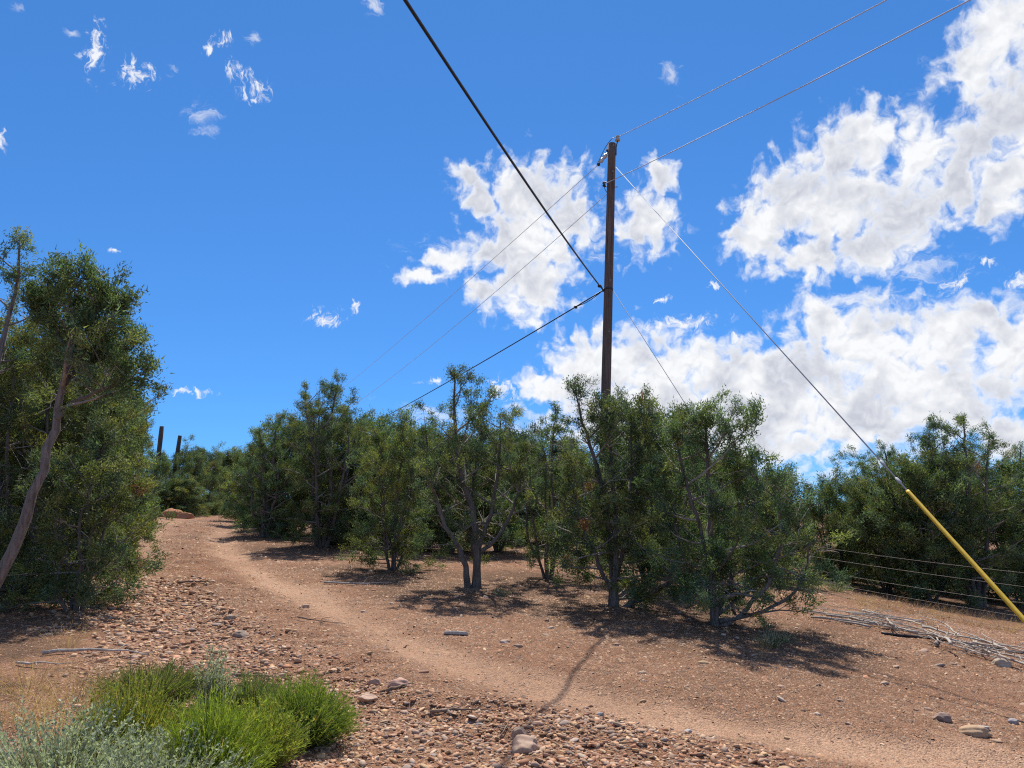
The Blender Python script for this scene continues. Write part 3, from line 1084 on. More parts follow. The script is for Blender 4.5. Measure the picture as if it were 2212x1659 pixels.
BL = [
    (1795, 21, 2.9, 'distant dark juniper seen in the gap left of the fence trees'),
    (1850, 26, 2.5, 'distant juniper right of the dark one in the gap by the fence'),
    (430, 48, 4.3, 'dark juniper behind the road bend below the open sky notch'),
    (470, 53, 4.3, 'far juniper closing the road bend left of the notch of sky'),
    (385, 45, 3.9, 'juniper behind the low shrubs left of the road bend'),
    (335, 42, 3.6, 'juniper standing round the foot of the tall cut posts'),
    (510, 53, 4.4, 'juniper at the inner side of the road bend'),
    (548, 37, 3.9, 'juniper tucked behind the stout-based tree at the bend'),
    (640, 26, 4.0, 'juniper top between the stout-based tree and the tall broad one'),
    (755, 22, 3.7, 'juniper crown directly right of the tall broad juniper'),
    (795, 25, 4.0, 'juniper with dead tips behind and right of the tall broad one'),
    (895, 22, 3.5, 'juniper filling the gap right of the small rounded one'),
    (925, 28, 4.0, 'far juniper left of the high spire of the two-trunked one'),
    (975, 21, 3.2, 'juniper behind the left stem of the two-trunked one'),
    (1075, 22, 3.3, 'juniper just right of the two-trunked one, in the second row'),
    (1130, 27, 3.9, 'far juniper seen over the multi-stemmed one'),
    (1225, 24, 3.6, 'juniper in the second row left of the dense one'),
    (1395, 15.5, 3.6, 'slender open-topped juniper right of the utility pole'),
    (1420, 21, 3.5, 'juniper behind the slender open-topped one'),
    (1370, 26, 3.6, 'far juniper behind the foot of the utility pole'),
    (1480, 18, 2.9, 'juniper between the dense one and the nearest one, second row'),
    (1560, 23, 3.2, 'far juniper straight behind the nearest one'),
    (1650, 19, 2.6, 'juniper behind the low right skirt of the nearest one'),
    (1720, 28, 2.2, 'far juniper right of the nearest one'),
    (1900, 19, 2.7, 'juniper behind the fence where the guy wire meets the treetops'),
    (1990, 18, 3.3, 'second-row juniper behind the fence above the upper end of the yellow guard'),
    (2060, 21, 3.9, 'juniper behind the pointed one on the right'),
    (2185, 19, 3.6, 'second-row juniper at the right edge'),
    (60, 12.5, 3.9, 'juniper behind the leaning trunk filling the left edge'),
    (-40, 13.5, 4.4, 'juniper at the left edge behind the high thin top'),
    (170, 15, 3.7, 'juniper behind the large dense one on the left'),
    (120, 18, 4.2, 'far juniper of the left thicket behind the large dense one'),
    (235, 19, 2.7, 'juniper of the left thicket next to the slim open-topped one'),
]
for px, d, h, lab in BL:
    back_at(px, d, h, lab)
for i in range(30):
    fx = 560 + i * 50 + rngb.uniform(-15, 15)
    if 1690 < fx < 1880:
        continue
    back_at(fx, rngb.uniform(27, 44), rngb.uniform(2.9, 3.5), 'far juniper glimpsed between the crowns and trunks of the front row', 'far junipers behind the thicket', (2, 4)[i % 2])

GROUND, ROAD = make_ground()

n_tuft = 0
for (p, H, label, seed, prof, rz, kw) in TREE_SPECS:
    ms = juniper_meshes('juniper', seed, H, prof, **kw)
    n_tuft += ms[3]
    plant_tree(ms, (p[0], p[1], p[2]), rz, 1.0, label)
KINDS = []
for i in range(5):
    KINDS.append(juniper_meshes('juniper', 500 + i, 3.6, [FULL, VASE, SKIRT][i % 3](1.2 + 0.1 * (i % 2)), n_stems=5 + i % 3, branches=16, t0=(0.12, 0.12, 0.04, 0.12, 0.05)[i], r0=0.055, dead=0.4, B=20, tuft=1.6, bare=0.15, yellow=0.1 * (i % 3)))
for (x, y, kd, h, rz, label, group) in BACK:
    plant_tree(KINDS[kd], (x, y, gz(x, y)), rz, h / 3.6, label, group)

# low shrubs at the road bend
for px, d, h, label in [(322, 41, 1.5, 'low olive shrub by the left verge near the orange boulder'), (395, 42.5, 2.1, 'round low juniper shrub behind the orange boulder'), (452, 49, 1.0, 'low pale shrub at the outer side of the road bend')]:
    r = ray(px, 1105)
    x = r[0] / r[1] * d
    o = plant_tree(KINDS[2], (x, d, gz(x, d)), px, h / 3.6, label, name='juniper_shrub')
    o['category'] = 'shrub'
    o.scale = (h / 3.6 * 1.8, h / 3.6 * 1.8, h / 3.6)

# ================================================================== utility pole, wires, guys
PP = np.array([2.55, 18.8])
pz = gz(*PP)


def pole_pt(px, py, dx=0.0, dy=0.0):
    """point at the pole's distance on the ray of a pixel"""
    d = ray(px, py)
    t = (PP[1] + dy) / d[1]
    return CAM + d * t


p_top = pole_pt(1322, 311)
p_low = pole_pt(1309, 840)
dirp = (p_top - p_low) / (p_top[2] - p_low[2])
p_base = p_low + dirp * (pz - 0.4 - p_low[2])
AX = lambda z: p_low + dirp * (z - p_low[2])
pole = thing('utility_pole', (AX(pz)[0], AX(pz)[1], pz), 0, 'tall dark brown wooden utility pole rising behind the dense juniper', 'utility pole')
PO = np.array(pole.location)


def pr(z):
    return 0.145 - 0.035 * (z - pz) / (p_top[2] - pz)


mb = MB()
rng = np.random.default_rng(3)
zz = np.linspace(pz - 0.4, p_top[2], 26)
pts = np.array([AX(z) for z in zz]) - PO
mb.tube(pts, [pr(z) for z in zz], 20, None, rough=0.012, rng=rng)
mb.build('shaft', M_POLE, pole, True)
# pin insulator on a bracket at the top
ztop = p_top[2]
pin = pole_pt(1334, 298)
a0 = AX(ztop - 0.35) + np.array([pr(ztop) + 0.01, 0, 0])
mb = MB()
mb.tube([a0 - PO, a0 + np.array([0.01, 0, 0.25]) - PO, np.array([pin[0], pin[1], pin[2] - 0.09]) - PO], [0.02, 0.02, 0.014], 8)
mb.build('insulator_bracket', M_IRON, pole)
mb = MB()
mb.lathe(pin - PO - np.array([0, 0, 0.09]), (0, 0, 1), [(0, .02), (0.0, .075), (0.04, .08), (0.07, .06), (0.075, .045), (0.11, .045), (0.115, .055), (0.15, .05), (0.16, .02)], 14)
mb.build('pin_insulator', M_PORC, pole, True)
# strain insulator on the left
se0 = pole_pt(1312, 330) + np.array([0, 0.02, 0])
se1 = pole_pt(1293, 355)
LDIR = np.array([-28.9, 61.2]) / 67.68
mb = MB()
ax = se1 - se0
ln = np.linalg.norm(ax)
mb.lathe(se0 - PO, ax, [(0, .018), (ln * .12, .02), (ln * .14, .05), (ln * .3, .066), (ln * .44, .05), (ln * .47, .03), (ln * .5, .05), (ln * .66, .066), (ln * .8, .05), (ln * .83, .022), (ln, .018)], 12)
mb.build('strain_insulator', M_POLY, pole, True)
mb = MB()
mb.tube([AX(ztop - 0.2) - PO - np.array([pr(ztop), 0, 0]), se0 - PO], [0.018, 0.014], 6)
mb.lathe(AX(ztop - 0.2) - PO - np.array([pr(ztop) + .05, 0, 0]), (1, 0, 0), [(0, .035), (.06, .035)], 8)
mb.build('dead_end_eye', M_IRON, pole)
mb = MB()
mb.lathe(se1 - PO, (1, 0, 0.3), [(-.04, .02), (-.03, .05), (.03, .05), (.04, .02)], 8)
mb.build('dead_end_clamp', M_IRON, pole)
# neutral spool bracket
nb_ = pole_pt(1305, 398)
mb = MB()
mb.lathe(nb_ - PO - np.array([0, 0, .06]), (0, 0, 1), [(0, .045), (.03, .05), (.05, .03), (.07, .03), (.09, .05), (.12, .045)], 12)
mb.tube([nb_ - PO + np.array([0, 0, .07]), nb_ - PO + np.array([.07, 0, .07]), AX(nb_[2] + .07) - PO], .014, 6)
mb.tube([nb_ - PO + np.array([0, 0, -.07]), nb_ - PO + np.array([.07, 0, -.07]), AX(nb_[2] - .07) - PO], .014, 6)
mb.tube([AX(nb_[2] - .08) - PO, AX(nb_[2] - .08) - PO + np.array([.19, 0, 0])], .014, 6)
mb.build('spool_bracket', M_IRON, pole)
# cable attachment hook and band
cb = pole_pt(1303, 627)
mb = MB()
zc_ = cb[2]
mb.lathe(AX(zc_ + .03) - PO, dirp, [(-.03, pr(zc_) + .006), (.03, pr(zc_) + .006)], 20)
mb.tube([AX(zc_) - PO, cb - PO], [.025, .02], 8)
mb.lathe(cb - PO, (1, 0, 0), [(-.03, .02), (-.02, .045), (.02, .045), (.03, .02)], 8)
mb.build('cable_hook', M_IRON, pole)
# jumper from pin insulator to strain insulator
mb = MB()
mb.tube(spline([pin - PO + np.array([-.03, 0, .03]), AX(ztop) - PO + np.array([-.02, -.14, .08]), AX(ztop - .15) - PO + np.array([-.2, -.05, 0]), se1 - PO + np.array([-.02, 0, .04])], 14), .009, 5)
mb.build('jumper_wire', M_IRON, pole)
mb = MB()
mb.tube(spline([nb_ - PO, nb_ - PO + np.array([.02, 0, -.15]), nb_ - PO + np.array([.09, 0, -.28])], 8), .009, 5)
mb.build('jumper_wire', M_IRON, pole)
for zb in (ztop - .1, ztop - .9, zc_ + .25, zc_ - 1.2):
    mb = MB()
    c0 = AX(zb) - PO + np.array([.03, -pr(zb), 0])
    mb.lathe(c0 + np.array([0, .01, 0]), (0, -1, 0), [(0, .016), (.02, .016), (.025, .008)], 6)
    mb.build('bolt_head', M_STEEL, pole)


def wire_between(A, B, pix=None, n=60, sag=None):
    """parabola from A to B; the sag is chosen so that it passes the ray of pixel `pix`"""
    A = np.array(A, float)
    B = np.array(B, float)
    if pix is not None:
        d = ray(*pix)
        # the ray meets the vertical plane through A and B
        nrm = np.array([-(B - A)[1], (B - A)[0], 0])
        tr = ((A - CAM) @ nrm) / (d @ nrm)
        q = CAM + d * tr
        t = ((q - A)[:2] @ (B - A)[:2]) / ((B - A)[:2] @ (B - A)[:2])
        sag = (A[2] + (B[2] - A[2]) * t - q[2]) / (4 * t * (1 - t))
    t = np.linspace(0, 1, n)[:, None]
    return A + (B - A) * t - np.array([0, 0, 1]) * 4 * sag * t * (1 - t)


def hang(name, pts, rad, mt, label, cat, sides=6):
    mb = MB()
    o0 = np.array(pts[0])
    mb.tube(np.asarray(pts) - o0, rad, sides)
    o = mb.build(name, mt, None, True)
    o.location = o0
    return tag(o, label, cat)


far_pole = np.array([PP[0] - 28.9, PP[1] + 61.2])
fz = gz(*far_pole)
near_end = np.array([PP[0] + 33, PP[1] - 70.0])
RD = unit(near_end - PP)
hang('power_line', wire_between(pin + np.array([0.03, 0, .04]), (near_end[0], near_end[1], pin[2] - 1.5), (1915, 0), 90), .011, M_ALU, 'upper pale conductor running from the pole top to the upper right', 'wire')
hang('power_line', wire_between(nb_, (near_end[0] - .1, near_end[1], nb_[2] - 1.5), (2095, 0), 90), .011, M_ALU, 'lower pale conductor running from the pole side to the upper right', 'wire')
FT = fz + 8.6
hang('power_line', wire_between(se1, (far_pole[0], far_pole[1], FT), (745, 835), 90), .009, M_ALU, 'thin upper wire descending left from the strain insulator', 'wire')
hang('power_line', wire_between(nb_ + np.array([.09, 0, -.28]), (far_pole[0], far_pole[1], FT - 1.0), (785, 860), 90), .009, M_ALU, 'thin lower wire descending left towards the treetops', 'wire')
# telephone cable
cable_far = np.array([far_pole[0], far_pole[1], FT - 3.2])
cab = wire_between(cb, cable_far, (985, 815), 90)
hang('telephone_cable', cab, .019, M_BLACK, 'black cable descending left from the middle of the pole', 'cable')
q = CAM + ray(875, 0) * (5.95 / ray(875, 0)[1])
dirn = unit((q - cb)[:2])
Lc = np.linalg.norm((q - cb)[:2])
endc = cb[:2] + dirn * 52
cab2 = wire_between(cb, (endc[0], endc[1], cb[2] - 0.6), (875, 0), 110)
hang('telephone_cable', cab2, 0.019, M_BLACK, 'thick black cable rising overhead from mid pole to the top edge', 'cable', 8)


def at_len(pts, s):
    d = np.concatenate([[0], np.cumsum(np.linalg.norm(np.diff(pts, axis=0), axis=1))])
    return np.array([np.interp(s, d, pts[:, i]) for i in range(3)])


# dead-end grips beside the cables near the pole
for cc_, s1, o_ in ((cab, 1.5, -.06), (cab2, .7, .05)):
    mb = MB()
    g = np.array([at_len(cc_, s) + np.array([0, 0, o_ * math.sin(min(1, s / s1) * math.pi)]) for s in np.linspace(0.03, s1, 8)])
    mb.tube(g - PO, .011, 5)
    e = at_len(cc_, s1)
    mb.lathe(e - PO - np.array([.05, 0, 0]), (1, 0, -.2), [(0, .02), (.02, .045), (.08, .045), (.1, .02)], 7)
    mb.build('cable_grip', M_IRON, pole)

# the next pole, far off behind the trees
mb = MB()
fp = thing('utility_pole', (far_pole[0], far_pole[1], fz), 0, 'distant utility pole beyond the thicket, where the wires lead', 'utility pole')
mb.tube([(0, 0, -.3), (0, 0, 4), (0, 0, FT - fz + .15)], [.15, .13, .11], 12)
mb.build('shaft', M_POLE, fp, True)
mb = MB()
mb.lathe((0, 0, FT - fz + .15), (0, 0, 1), [(0, .02), (.04, .02), (.05, .07), (.1, .07), (.14, .04), (.2, .04)], 10)
mb.build('pin_insulator', M_PORC, fp, True)


def guy(att, anchor, guard_frac, label):
    A = np.array(att)
    Bq = np.array(anchor)
    t = thing('guy_wire', Bq, 0, label, 'guy wire')
    mb = MB()
    mb.tube([A - Bq, (A - Bq) * .5, (A - Bq) * .02], .0085, 6)
    mb.build('strand', M_STEEL, t, True)
    mb = MB()
    u = (A - Bq)
    Lg = np.linalg.norm(u)
    n = u / Lg
    g0, g1 = 0.25, guard_frac * Lg
    mb.lathe(n * g0, n, [(0, .021), (0, .025), (.01, .025), (g1 - g0 - .03, .022), (g1 - g0, .021), (g1 - g0, .010)], 12)
    gd = mb.build('guard', M_YELLOW, t, True)
    gd['label'] = 'bright yellow plastic guy guard'
    mb = MB()
    mb.lathe(n * (g1 + .12), n, [(0, .008), (.03, .02), (.1, .02), (.12, .008)], 6)
    mb.build('clamp', M_STEEL, t)
    mb = MB()
    mb.lathe(n * (g1 + .45), n, [(0, .008), (.03, .02), (.1, .02), (.12, .008)], 6)
    mb.build('clamp', M_STEEL, t)
    mb = MB()
    mb.tube([n * -.5, n * .35], .014, 6)
    mb.build('anchor_rod', M_IRON, t)
    return t


ga = AX(pole_pt(1328, 362)[2]) + np.array([pr(9), -.03, 0])


def guy_anchor(att, pxa, pya, pxb, pyb, depth):
    """the ground point of a straight guy seen through two pixels: plane through the camera and both rays"""
    n = np.cross(ray(pxa, pya), ray(pxb, pyb))
    # x on that plane at the given depth with z on the ground
    y = depth
    z = 0.0
    for _ in range(20):
        x = -(n[1] * y + n[2] * (z - CAM[2])) / n[0]
        z = gz(x, y)
    return np.array([x, y, z])


an = guy_anchor(ga, 1333, 366, 2212, 1345, 6.0)
an = guy_anchor(ga, 1950, 1060, 2212, 1345, 5.8)
# fraction along the guy where the guard ends, from the pixel (1950, 1060)
d = ray(1950, 1060)
best = min(np.linspace(.05, .5, 400), key=lambda f: abs(((an + (ga - an) * f)[2] - CAM[2]) / (an + (ga - an) * f)[1] - d[2] / d[1]))
guy(ga, an, best, 'guy wire with a long yellow guard slanting across the right edge')
g2 = AX(pole_pt(1327, 628)[2]) + np.array([pr(7), -.02, 0])
an2 = G(1738, 1276)
guy(g2, an2, 0.29, 'guy wire with a yellow guard half hidden in the nearest juniper')

# tall cut posts by the road
for px, py, d, wd, ln_, lab in [(312, 905, 40.0, .13, .04, 'leftmost and tallest of three dark cut posts above the left thicket'), (350, 921, 42.0, .125, .05, 'middle one of three dark cut posts above the left thicket'),
                                (389, 941, 45.0, .125, .12, 'rightmost leaning one of three dark cut posts above the left thicket')]:
    r_ = ray(px, py)
    tp = CAM + r_ * (d / r_[1])
    bx, by = tp[0] - ln_ * 3, d
    z0 = gz(bx, by)
    mb = MB()
    k_ = 9
    pts = np.linspace((0, 0, -.3), tp - np.array([bx, by, z0]), k_)
    mb.tube(pts, np.linspace(wd * 1.25, wd, k_), 9, None, rough=.06, rng=rng)
    o = mb.build('cut_post', M_POST, None)
    o.location = (bx, by, z0)
    tag(o, lab, 'post', 'cut posts by the road')

# ================================================================== fence behind the brush pile
FA, FB = G(1650, 1283), G(2330, 1425)
fdir = unit((FB - FA)[:2])
FA2 = FA[:2] - fdir * 0.4
FB2 = FB[:2] + fdir * 0.6
fence = thing('wire_fence', (FA2[0], FA2[1], gz(*FA2)), 0, 'five-strand barbed wire fence in front of the right-hand junipers', 'fence')
FO = np.array(fence.location)
FBz = gz(*FB2)
for i, h in enumerate((0.28, 0.5, 0.72, 0.94, 1.16)):
    A = np.array([FA2[0], FA2[1], FO[2] + h])
    Bq = np.array([FB2[0], FB2[1], FBz + h])
    w = wire_between(A, Bq, None, 40, 0.05 + 0.02 * (i % 3))
    mb = MB()
    mb.tube(w - FO, .0032, 4)
    LW = np.linalg.norm(Bq - A)
    for s in np.arange(.1, LW - .05, .125):
        c_ = at_len(w, s) - FO
        u_ = rng.standard_normal(3)
        u_ = unit(u_) * .022
        mb.tube([c_ - u_, c_ + u_], .0028, 3)
    mb.build('barbed_strand', M_RUST, fence)
for q_ in (FA2, FB2):
    mb = MB()
    z0 = gz(*q_)
    b0 = np.array([q_[0], q_[1], z0]) - FO
    mb.box(b0 + np.array([0, 0, .55]), .045, .008, 1.5)
    mb.box(b0 + np.array([0, .02, .55]), .008, .034, 1.5)
    mb.build('steel_post', M_IRON, fence)
# black hose under the fence
hp = [G(1905, 1372), G(2000, 1382), G(2110, 1396), G(2215, 1412), G(2330, 1424)]
hp = spline([p + np.array([0, 0, .022]) for p in hp], 30)
hp[:, 2] = [gz(a, b) + .02 for a, b in hp[:, :2]]
hang('black_hose', hp, .02, M_BLACK, 'black hose lying along the ground under the wire fence', 'hose')

# ================================================================== plants
def stalks(mb, rng, n, R0, H, spread, width, cols, leaf=None, lean=0.0, shape=1.0):
    """n upright stems over a disc of radius R0, with optional small leaves"""
    a = rng.uniform(0, 2 * np.pi, n)
    r = np.sqrt(rng.random(n)) * R0
    q = np.stack([np.cos(a), np.sin(a)], 1)
    base = np.concatenate([q * (r * 0.45)[:, None], np.full((n, 1), -0.02)], 1)
    h = H * (1 - 0.68 * shape * (r / R0) ** 2) * rng.uniform(0.55, 1.12, n) * (1 + .16 * np.sin(a * 3 + r / R0 * 5) * np.cos(a * 2 - r / R0 * 4))
    tip = np.concatenate([q * (r * (1 + spread))[:, None] + rng.normal(0, .035, (n, 2)), h[:, None]], 1)
    mid = (base + tip) / 2 + rng.normal(0, .015, (n, 3)) + np.concatenate([-q * (r * .06)[:, None], (h * .06)[:, None]], 1)
    side = unit(np.cross(tip - base, rng.standard_normal((n, 3)))) * width
    c = cols[rng.integers(len(cols), size=n)] * rng.uniform(.75, 1.25, (n, 1))
    v = np.stack([base - side, base + side, mid - side * .9, mid + side * .9, tip - side * .25, tip + side * .25], 1)
    f0 = np.arange(n)[:, None] * 6
    f = np.concatenate([f0 + np.array([0, 1, 3, 2]), f0 + np.array([2, 3, 5, 4])])
    cv = np.repeat(c[:, None], 6, 1)
    cv[:, :2] = cv[:, :2] * .35 + np.array((.20, .14, .09)) * .65      # brown woody base, with the clump's self-shadow painted in
    mb.add(v.reshape(-1, 3), f, cv.reshape(-1, 3))
    if leaf:
        k, l0, w0, lcols, t0 = leaf
        t = rng.uniform(t0, 1.02, (n, k, 1))
        p = np.where(t < .5, base[:, None] + (mid - base)[:, None] * t * 2, mid[:, None] + (tip - mid)[:, None] * (t * 2 - 1)).reshape(-1, 3)
        d = np.repeat(unit(tip - mid), k, 0)
        m = n * k
        bd = unit(d * .9 + rng.standard_normal((m, 3)) * .5)
        ln_ = rng.uniform(.5, 1.1, (m, 1)) * l0
        sd = unit(np.cross(bd, rng.standard_normal((m, 3)))) * w0 * rng.uniform(.6, 1.2, (m, 1))
        lv = np.stack([p, p + bd * ln_ * .5 + sd, p + bd * ln_, p + bd * ln_ * .5 - sd], 1)
        lc = lcols[rng.integers(len(lcols), size=m)] * rng.uniform(.7, 1.25, (m, 1))
        mb.add(lv.reshape(-1, 3), np.arange(m * 4).reshape(-1, 4), np.repeat(lc, 4, 0))


GR1 = np.array([(.17, .225, .040), (.21, .265, .048), (.125, .170, .038), (.25, .29, .060), (.14, .19, .06)])
GR_LIGHT = GR1 * np.array((1.35, 1.36, .9))
GR_DEEP = GR1 * np.array((1.08, 1.18, 1.1))
GRY = np.array([(.33, .34, .055), (.27, .29, .05), (.39, .38, .07), (.19, .235, .045)])
GRD = np.array([(.10, .13, .045), (.14, .15, .06), (.08, .105, .04), (.17, .15, .08)])
SAGE = np.array([(.29, .31, .225), (.35, .37, .28), (.22, .25, .17), (.40, .42, .32)])
DRY = np.array([(.48, .31, .16), (.40, .25, .13), (.54, .38, .22), (.34, .20, .11)])
WOOD = np.array([(.20, .14, .10), (.15, .11, .08), (.26, .19, .13)])


def shrub(px, py, Rm, H, kind, label, seed, cat='shrub', name='rabbitbrush', n=None, group=None, sq=(1, 1)):
    rng = np.random.default_rng(seed)
    p = G(px, py)
    t = thing(name, p, 0, label, cat, group)
    t.scale = (sq[0], sq[1], 1)
    wd, fl = MB(), MB()
    sc = (Rm / .4) ** 1.3
    GR1 = GR_LIGHT if seed == 3 else GR_DEEP
    if kind == 'green':
        stalks(wd, rng, int(200 * sc), Rm * .7, H * .6, .1, .0035, WOOD)
        stalks(fl, rng, n or int(3000 * sc), Rm, H, .18, .0030, GR1, (5, .055, .0030, GR1, .3))
    elif kind == 'yellow':
        stalks(wd, rng, int(200 * sc), Rm * .7, H * .6, .1, .0035, WOOD)
        stalks(fl, rng, n or int(1700 * sc), Rm, H, .18, .0030, GRY, (5, .05, .0032, GR1, .3))
        stalks(fl, rng, int(500 * sc), Rm, H * 1.04, .18, .0020, GRY, (9, .022, .006, GRY, .9))
    elif kind == 'olive':
        stalks(wd, rng, int(300 * sc), Rm * .8, H * .8, .1, .003, WOOD)
        stalks(fl, rng, n or int(1800 * sc), Rm, H, .15, .0028, np.vstack([GRD, GR1[:2]]), (3, .05, .003, GRD, .2), shape=.5)
    elif kind == 'sage':
        stalks(wd, rng, int(120 * sc), Rm, H * .9, .25, .003, WOOD)
        stalks(fl, rng, n or int(420 * sc), Rm, H, .3, .0025, SAGE, (26, .026, .0058, SAGE, .25))
    elif kind == 'dry':
        stalks(fl, rng, n or int(150 * sc), Rm, H, .35, .0014, DRY, (3, .04, .0015, DRY, .5), shape=.3)
    elif kind == 'weed':
        stalks(fl, rng, n or int(220 * sc), Rm, H, .5, .003, np.vstack([SAGE, GRD]), (6, .04, .005, np.vstack([GRD, SAGE]), .15))
    if kind in ('green', 'yellow', 'olive'):
        stalks(wd, rng, int(160 * sc), Rm, H * 1.06, .22, .0022, DRY, None, shape=.8)
    if wd.n:
        wd.build('stems', M_GRASS, t)
    fl.build('foliage', M_GRASS, t)
    return t


shrub(650, 1585, .32, .43, 'green', 'bright green rounded shrub rightmost of the foreground clump', 1, sq=(1.05, .9))
shrub(560, 1650, .24, .38, 'yellow', 'small yellow-green shrub wedged between the two bright green ones', 2)
shrub(450, 1700, .30, .50, 'green', 'bright green shrub in the middle of the foreground clump', 3)
shrub(275, 1655, .33, .47, 'yellow', 'yellow-tipped green shrub at the left of the foreground clump', 4)
shrub(325, 1530, .34, .30, 'olive', 'dull olive shrub with brown upright stems behind the bright green ones', 5, sq=(1.15, .8))
shrub(545, 1530, .20, .30, 'olive', 'small upright olive tuft behind the rightmost green shrub', 55)
shrub(458, 1538, .12, .50, 'sage', 'upright silvery grey-green sprig at the edge of the gravel', 6, name='sagebrush', n=150)
shrub(120, 1730, .55, .48, 'sage', 'grey-green sagebrush filling the bottom left corner', 7, name='sagebrush')
shrub(330, 1770, .42, .44, 'sage', 'grey-green sagebrush at the bottom edge before the yellow-tipped shrub', 8, name='sagebrush')
for i, (px, py, r_, h_) in enumerate([(60, 1500, .30, .28), (150, 1530, .34, .30), (230, 1500, .25, .26), (20, 1580, .3, .32), (250, 1560, .3, .28), (110, 1590, .28, .3)]):
    shrub(px, py, r_, h_, 'dry', 'wispy dry tan grass tuft on red soil at the lower left', 80 + i, 'grass tuft', 'dry_grass', group='dry grass at the lower left')
for i, (px, py, r_, h_) in enumerate([(1870, 1308, .3, .25), (1920, 1318, .35, .28), (1985, 1330, .35, .28), (2040, 1340, .3, .26), (2100, 1352, .35, .26), (2170, 1365, .35, .26), (2000, 1352, .25, .2), (1880, 1325, .3, .2)]):
    shrub(px, py, r_, h_, 'dry', 'pale dry grass tuft between the brush pile and the fence', 120 + i, 'grass tuft', 'dry_grass', group='dry grass by the brush pile')
SMALL = [(1665, 1395, .16, .26, 'weed', 'grey-green weed in the shadow of the nearest juniper'), (1645, 1420, .10, .26, 'dry', 'single dry stalk tuft in the shadow of the nearest juniper'),
         (742, 1210, .18, .22, 'weed', 'small weed at the foot of the tall broad juniper'), (880, 1238, .2, .25, 'weed', 'small weed right of the small rounded juniper trunk'),
         (1085, 1285, .13, .15, 'weed', 'tiny green weed right of the two-trunked juniper'), (1805, 1275, .3, .35, 'weed', 'spiky green plant right of the nearest juniper beyond the path'),
         (1770, 1262, .28, .22, 'weed', 'low grey-green plant beyond the nearest juniper'), (1690, 1385, .14, .16, 'weed', 'low weed behind the shaded grey-green one'),
         (530, 1140, .3, .22, 'weed', 'low green growth at the road edge by the stout-based juniper'), (270, 1150, .4, .3, 'weed', 'low weeds on the left road verge under the juniper'),
         (140, 1400, .2, .22, 'dry', 'dry stalks in the deep shade at the left edge'), (1380, 1335, .12, .12, 'dry', 'dry sprig beside the dense juniper trunk'), (1150, 1262, .16, .14, 'dry', 'dry sprig under the multi-stemmed juniper')]
for i, (px, py, r_, h_, kd, lab) in enumerate(SMALL):
    shrub(px, py, r_, h_, kd, lab, 200 + i, 'plant', 'dry_sprig' if kd == 'dry' else 'weed')

# ================================================================== dead wood
def dead_branch(p0, az_, L_, r_, seed, label, group=None, lift=0.02, sub=3, bend=.25, mt=None, tilt=0.0, name='dead_branch'):
    rng = np.random.default_rng(seed)
    k = 9
    u = np.linspace(0, 1, k)
    dx = np.array([math.cos(az_), math.sin(az_)])
    nx_ = np.array([-dx[1], dx[0]])
    off_ = bend * L_ * (u - .5) ** 2 * rng.choice([-1, 1]) + np.cumsum(rng.normal(0, .015 * L_, k))
    xy = p0[:2] + np.outer(u * L_, dx) + np.outer(off_, nx_)
    z = np.array([gz(a, b) for a, b in xy]) + lift + tilt * u * L_ + np.abs(np.cumsum(rng.normal(0, .008, k)))
    pts = np.column_stack([xy, z])
    o0 = pts[0].copy()
    mb = MB()
    rr = r_ * (1 - .75 * u)
    mb.tube(pts - o0, rr, 6, None, rough=.1, rng=rng)
    for s in range(sub):
        i = rng.integers(2, k - 1)
        d = unit(np.array([*(dx * .8 + nx_ * rng.choice([-1, 1]) * rng.uniform(.4, 1)), rng.uniform(-.05, .5)]))
        l2 = L_ * rng.uniform(.15, .38)
        q = pts[i] + d * l2 * np.array([[0], [.35], [.7], [1]]) + rng.normal(0, .03 * l2 / .3, (4, 3)) * np.array([[0], [1], [1], [1]])
        q[:, 2] = np.maximum(q[:, 2], [gz(a, b) + .008 for a, b in q[:, :2]])
        mb.tube(q - o0, np.linspace(rr[i] * .6, .003, 4), 4, cap=False)
    o = mb.build(name, mt or M_DEAD, None, True)
    o.location = o0
    return tag(o, label, 'branch', group)


GP = 'dead branches of the brush pile'
rngp = np.random.default_rng(77)
line = [G(1800, 1340), G(1880, 1352), G(1960, 1372), G(2040, 1395), G(2120, 1420), G(2210, 1445)]
for i in range(36):
    w = rngp.uniform(0, len(line) - 1.01)
    k_ = int(w)
    p = line[k_] + (line[k_ + 1] - line[k_]) * (w - k_)
    p = p + np.array([rngp.normal(0, .2), rngp.normal(0, .28), 0])
    tan = unit((line[k_ + 1] - line[k_])[:2])
    a_ = math.atan2(tan[1], tan[0]) + rngp.normal(0, .35) + (math.pi if rngp.random() < .45 else 0)
    L_ = rngp.uniform(.5, 1.7)
    p[:2] -= np.array([math.cos(a_), math.sin(a_)]) * L_ * .5
    dead_branch(p, a_, L_, rngp.uniform(.009, .024), 900 + i, 'bleached dead branch tangled in the brush pile below the fence', GP, rngp.uniform(.015, .22), int(rngp.integers(1, 5)), .3, tilt=max(0, rngp.normal(0, .04)))
dead_branch(G(1785, 1338), -.35, 1.0, .02, 991, 'single pale branch jutting left out of the brush pile', None, .03, 1)
dead_branch(G(105, 1412), .12, .95, .02, 992, 'pale curved stick lying in the shade by the left juniper', None, .02, 2, .5)
dead_branch(G(30, 1440), -.1, .55, .012, 993, 'short pale stick on shaded soil at the left edge', None, .02, 1)
dead_branch(G(640, 1345), .05, .6, .010, 994, 'thin dark stick across the sandy track near the bend', None, .02, 1, mt=M_LITTER)
dead_branch(G(700, 1262), 0.3, 1.2, .02, 995, 'pale fallen stick at the foot of the tall broad juniper', None, .02, 2)
dead_branch(G(930, 1532), .25, .5, .016, 996, 'dark stick half buried in the middle of the road', None, .014, 2, mt=M_LITTER)
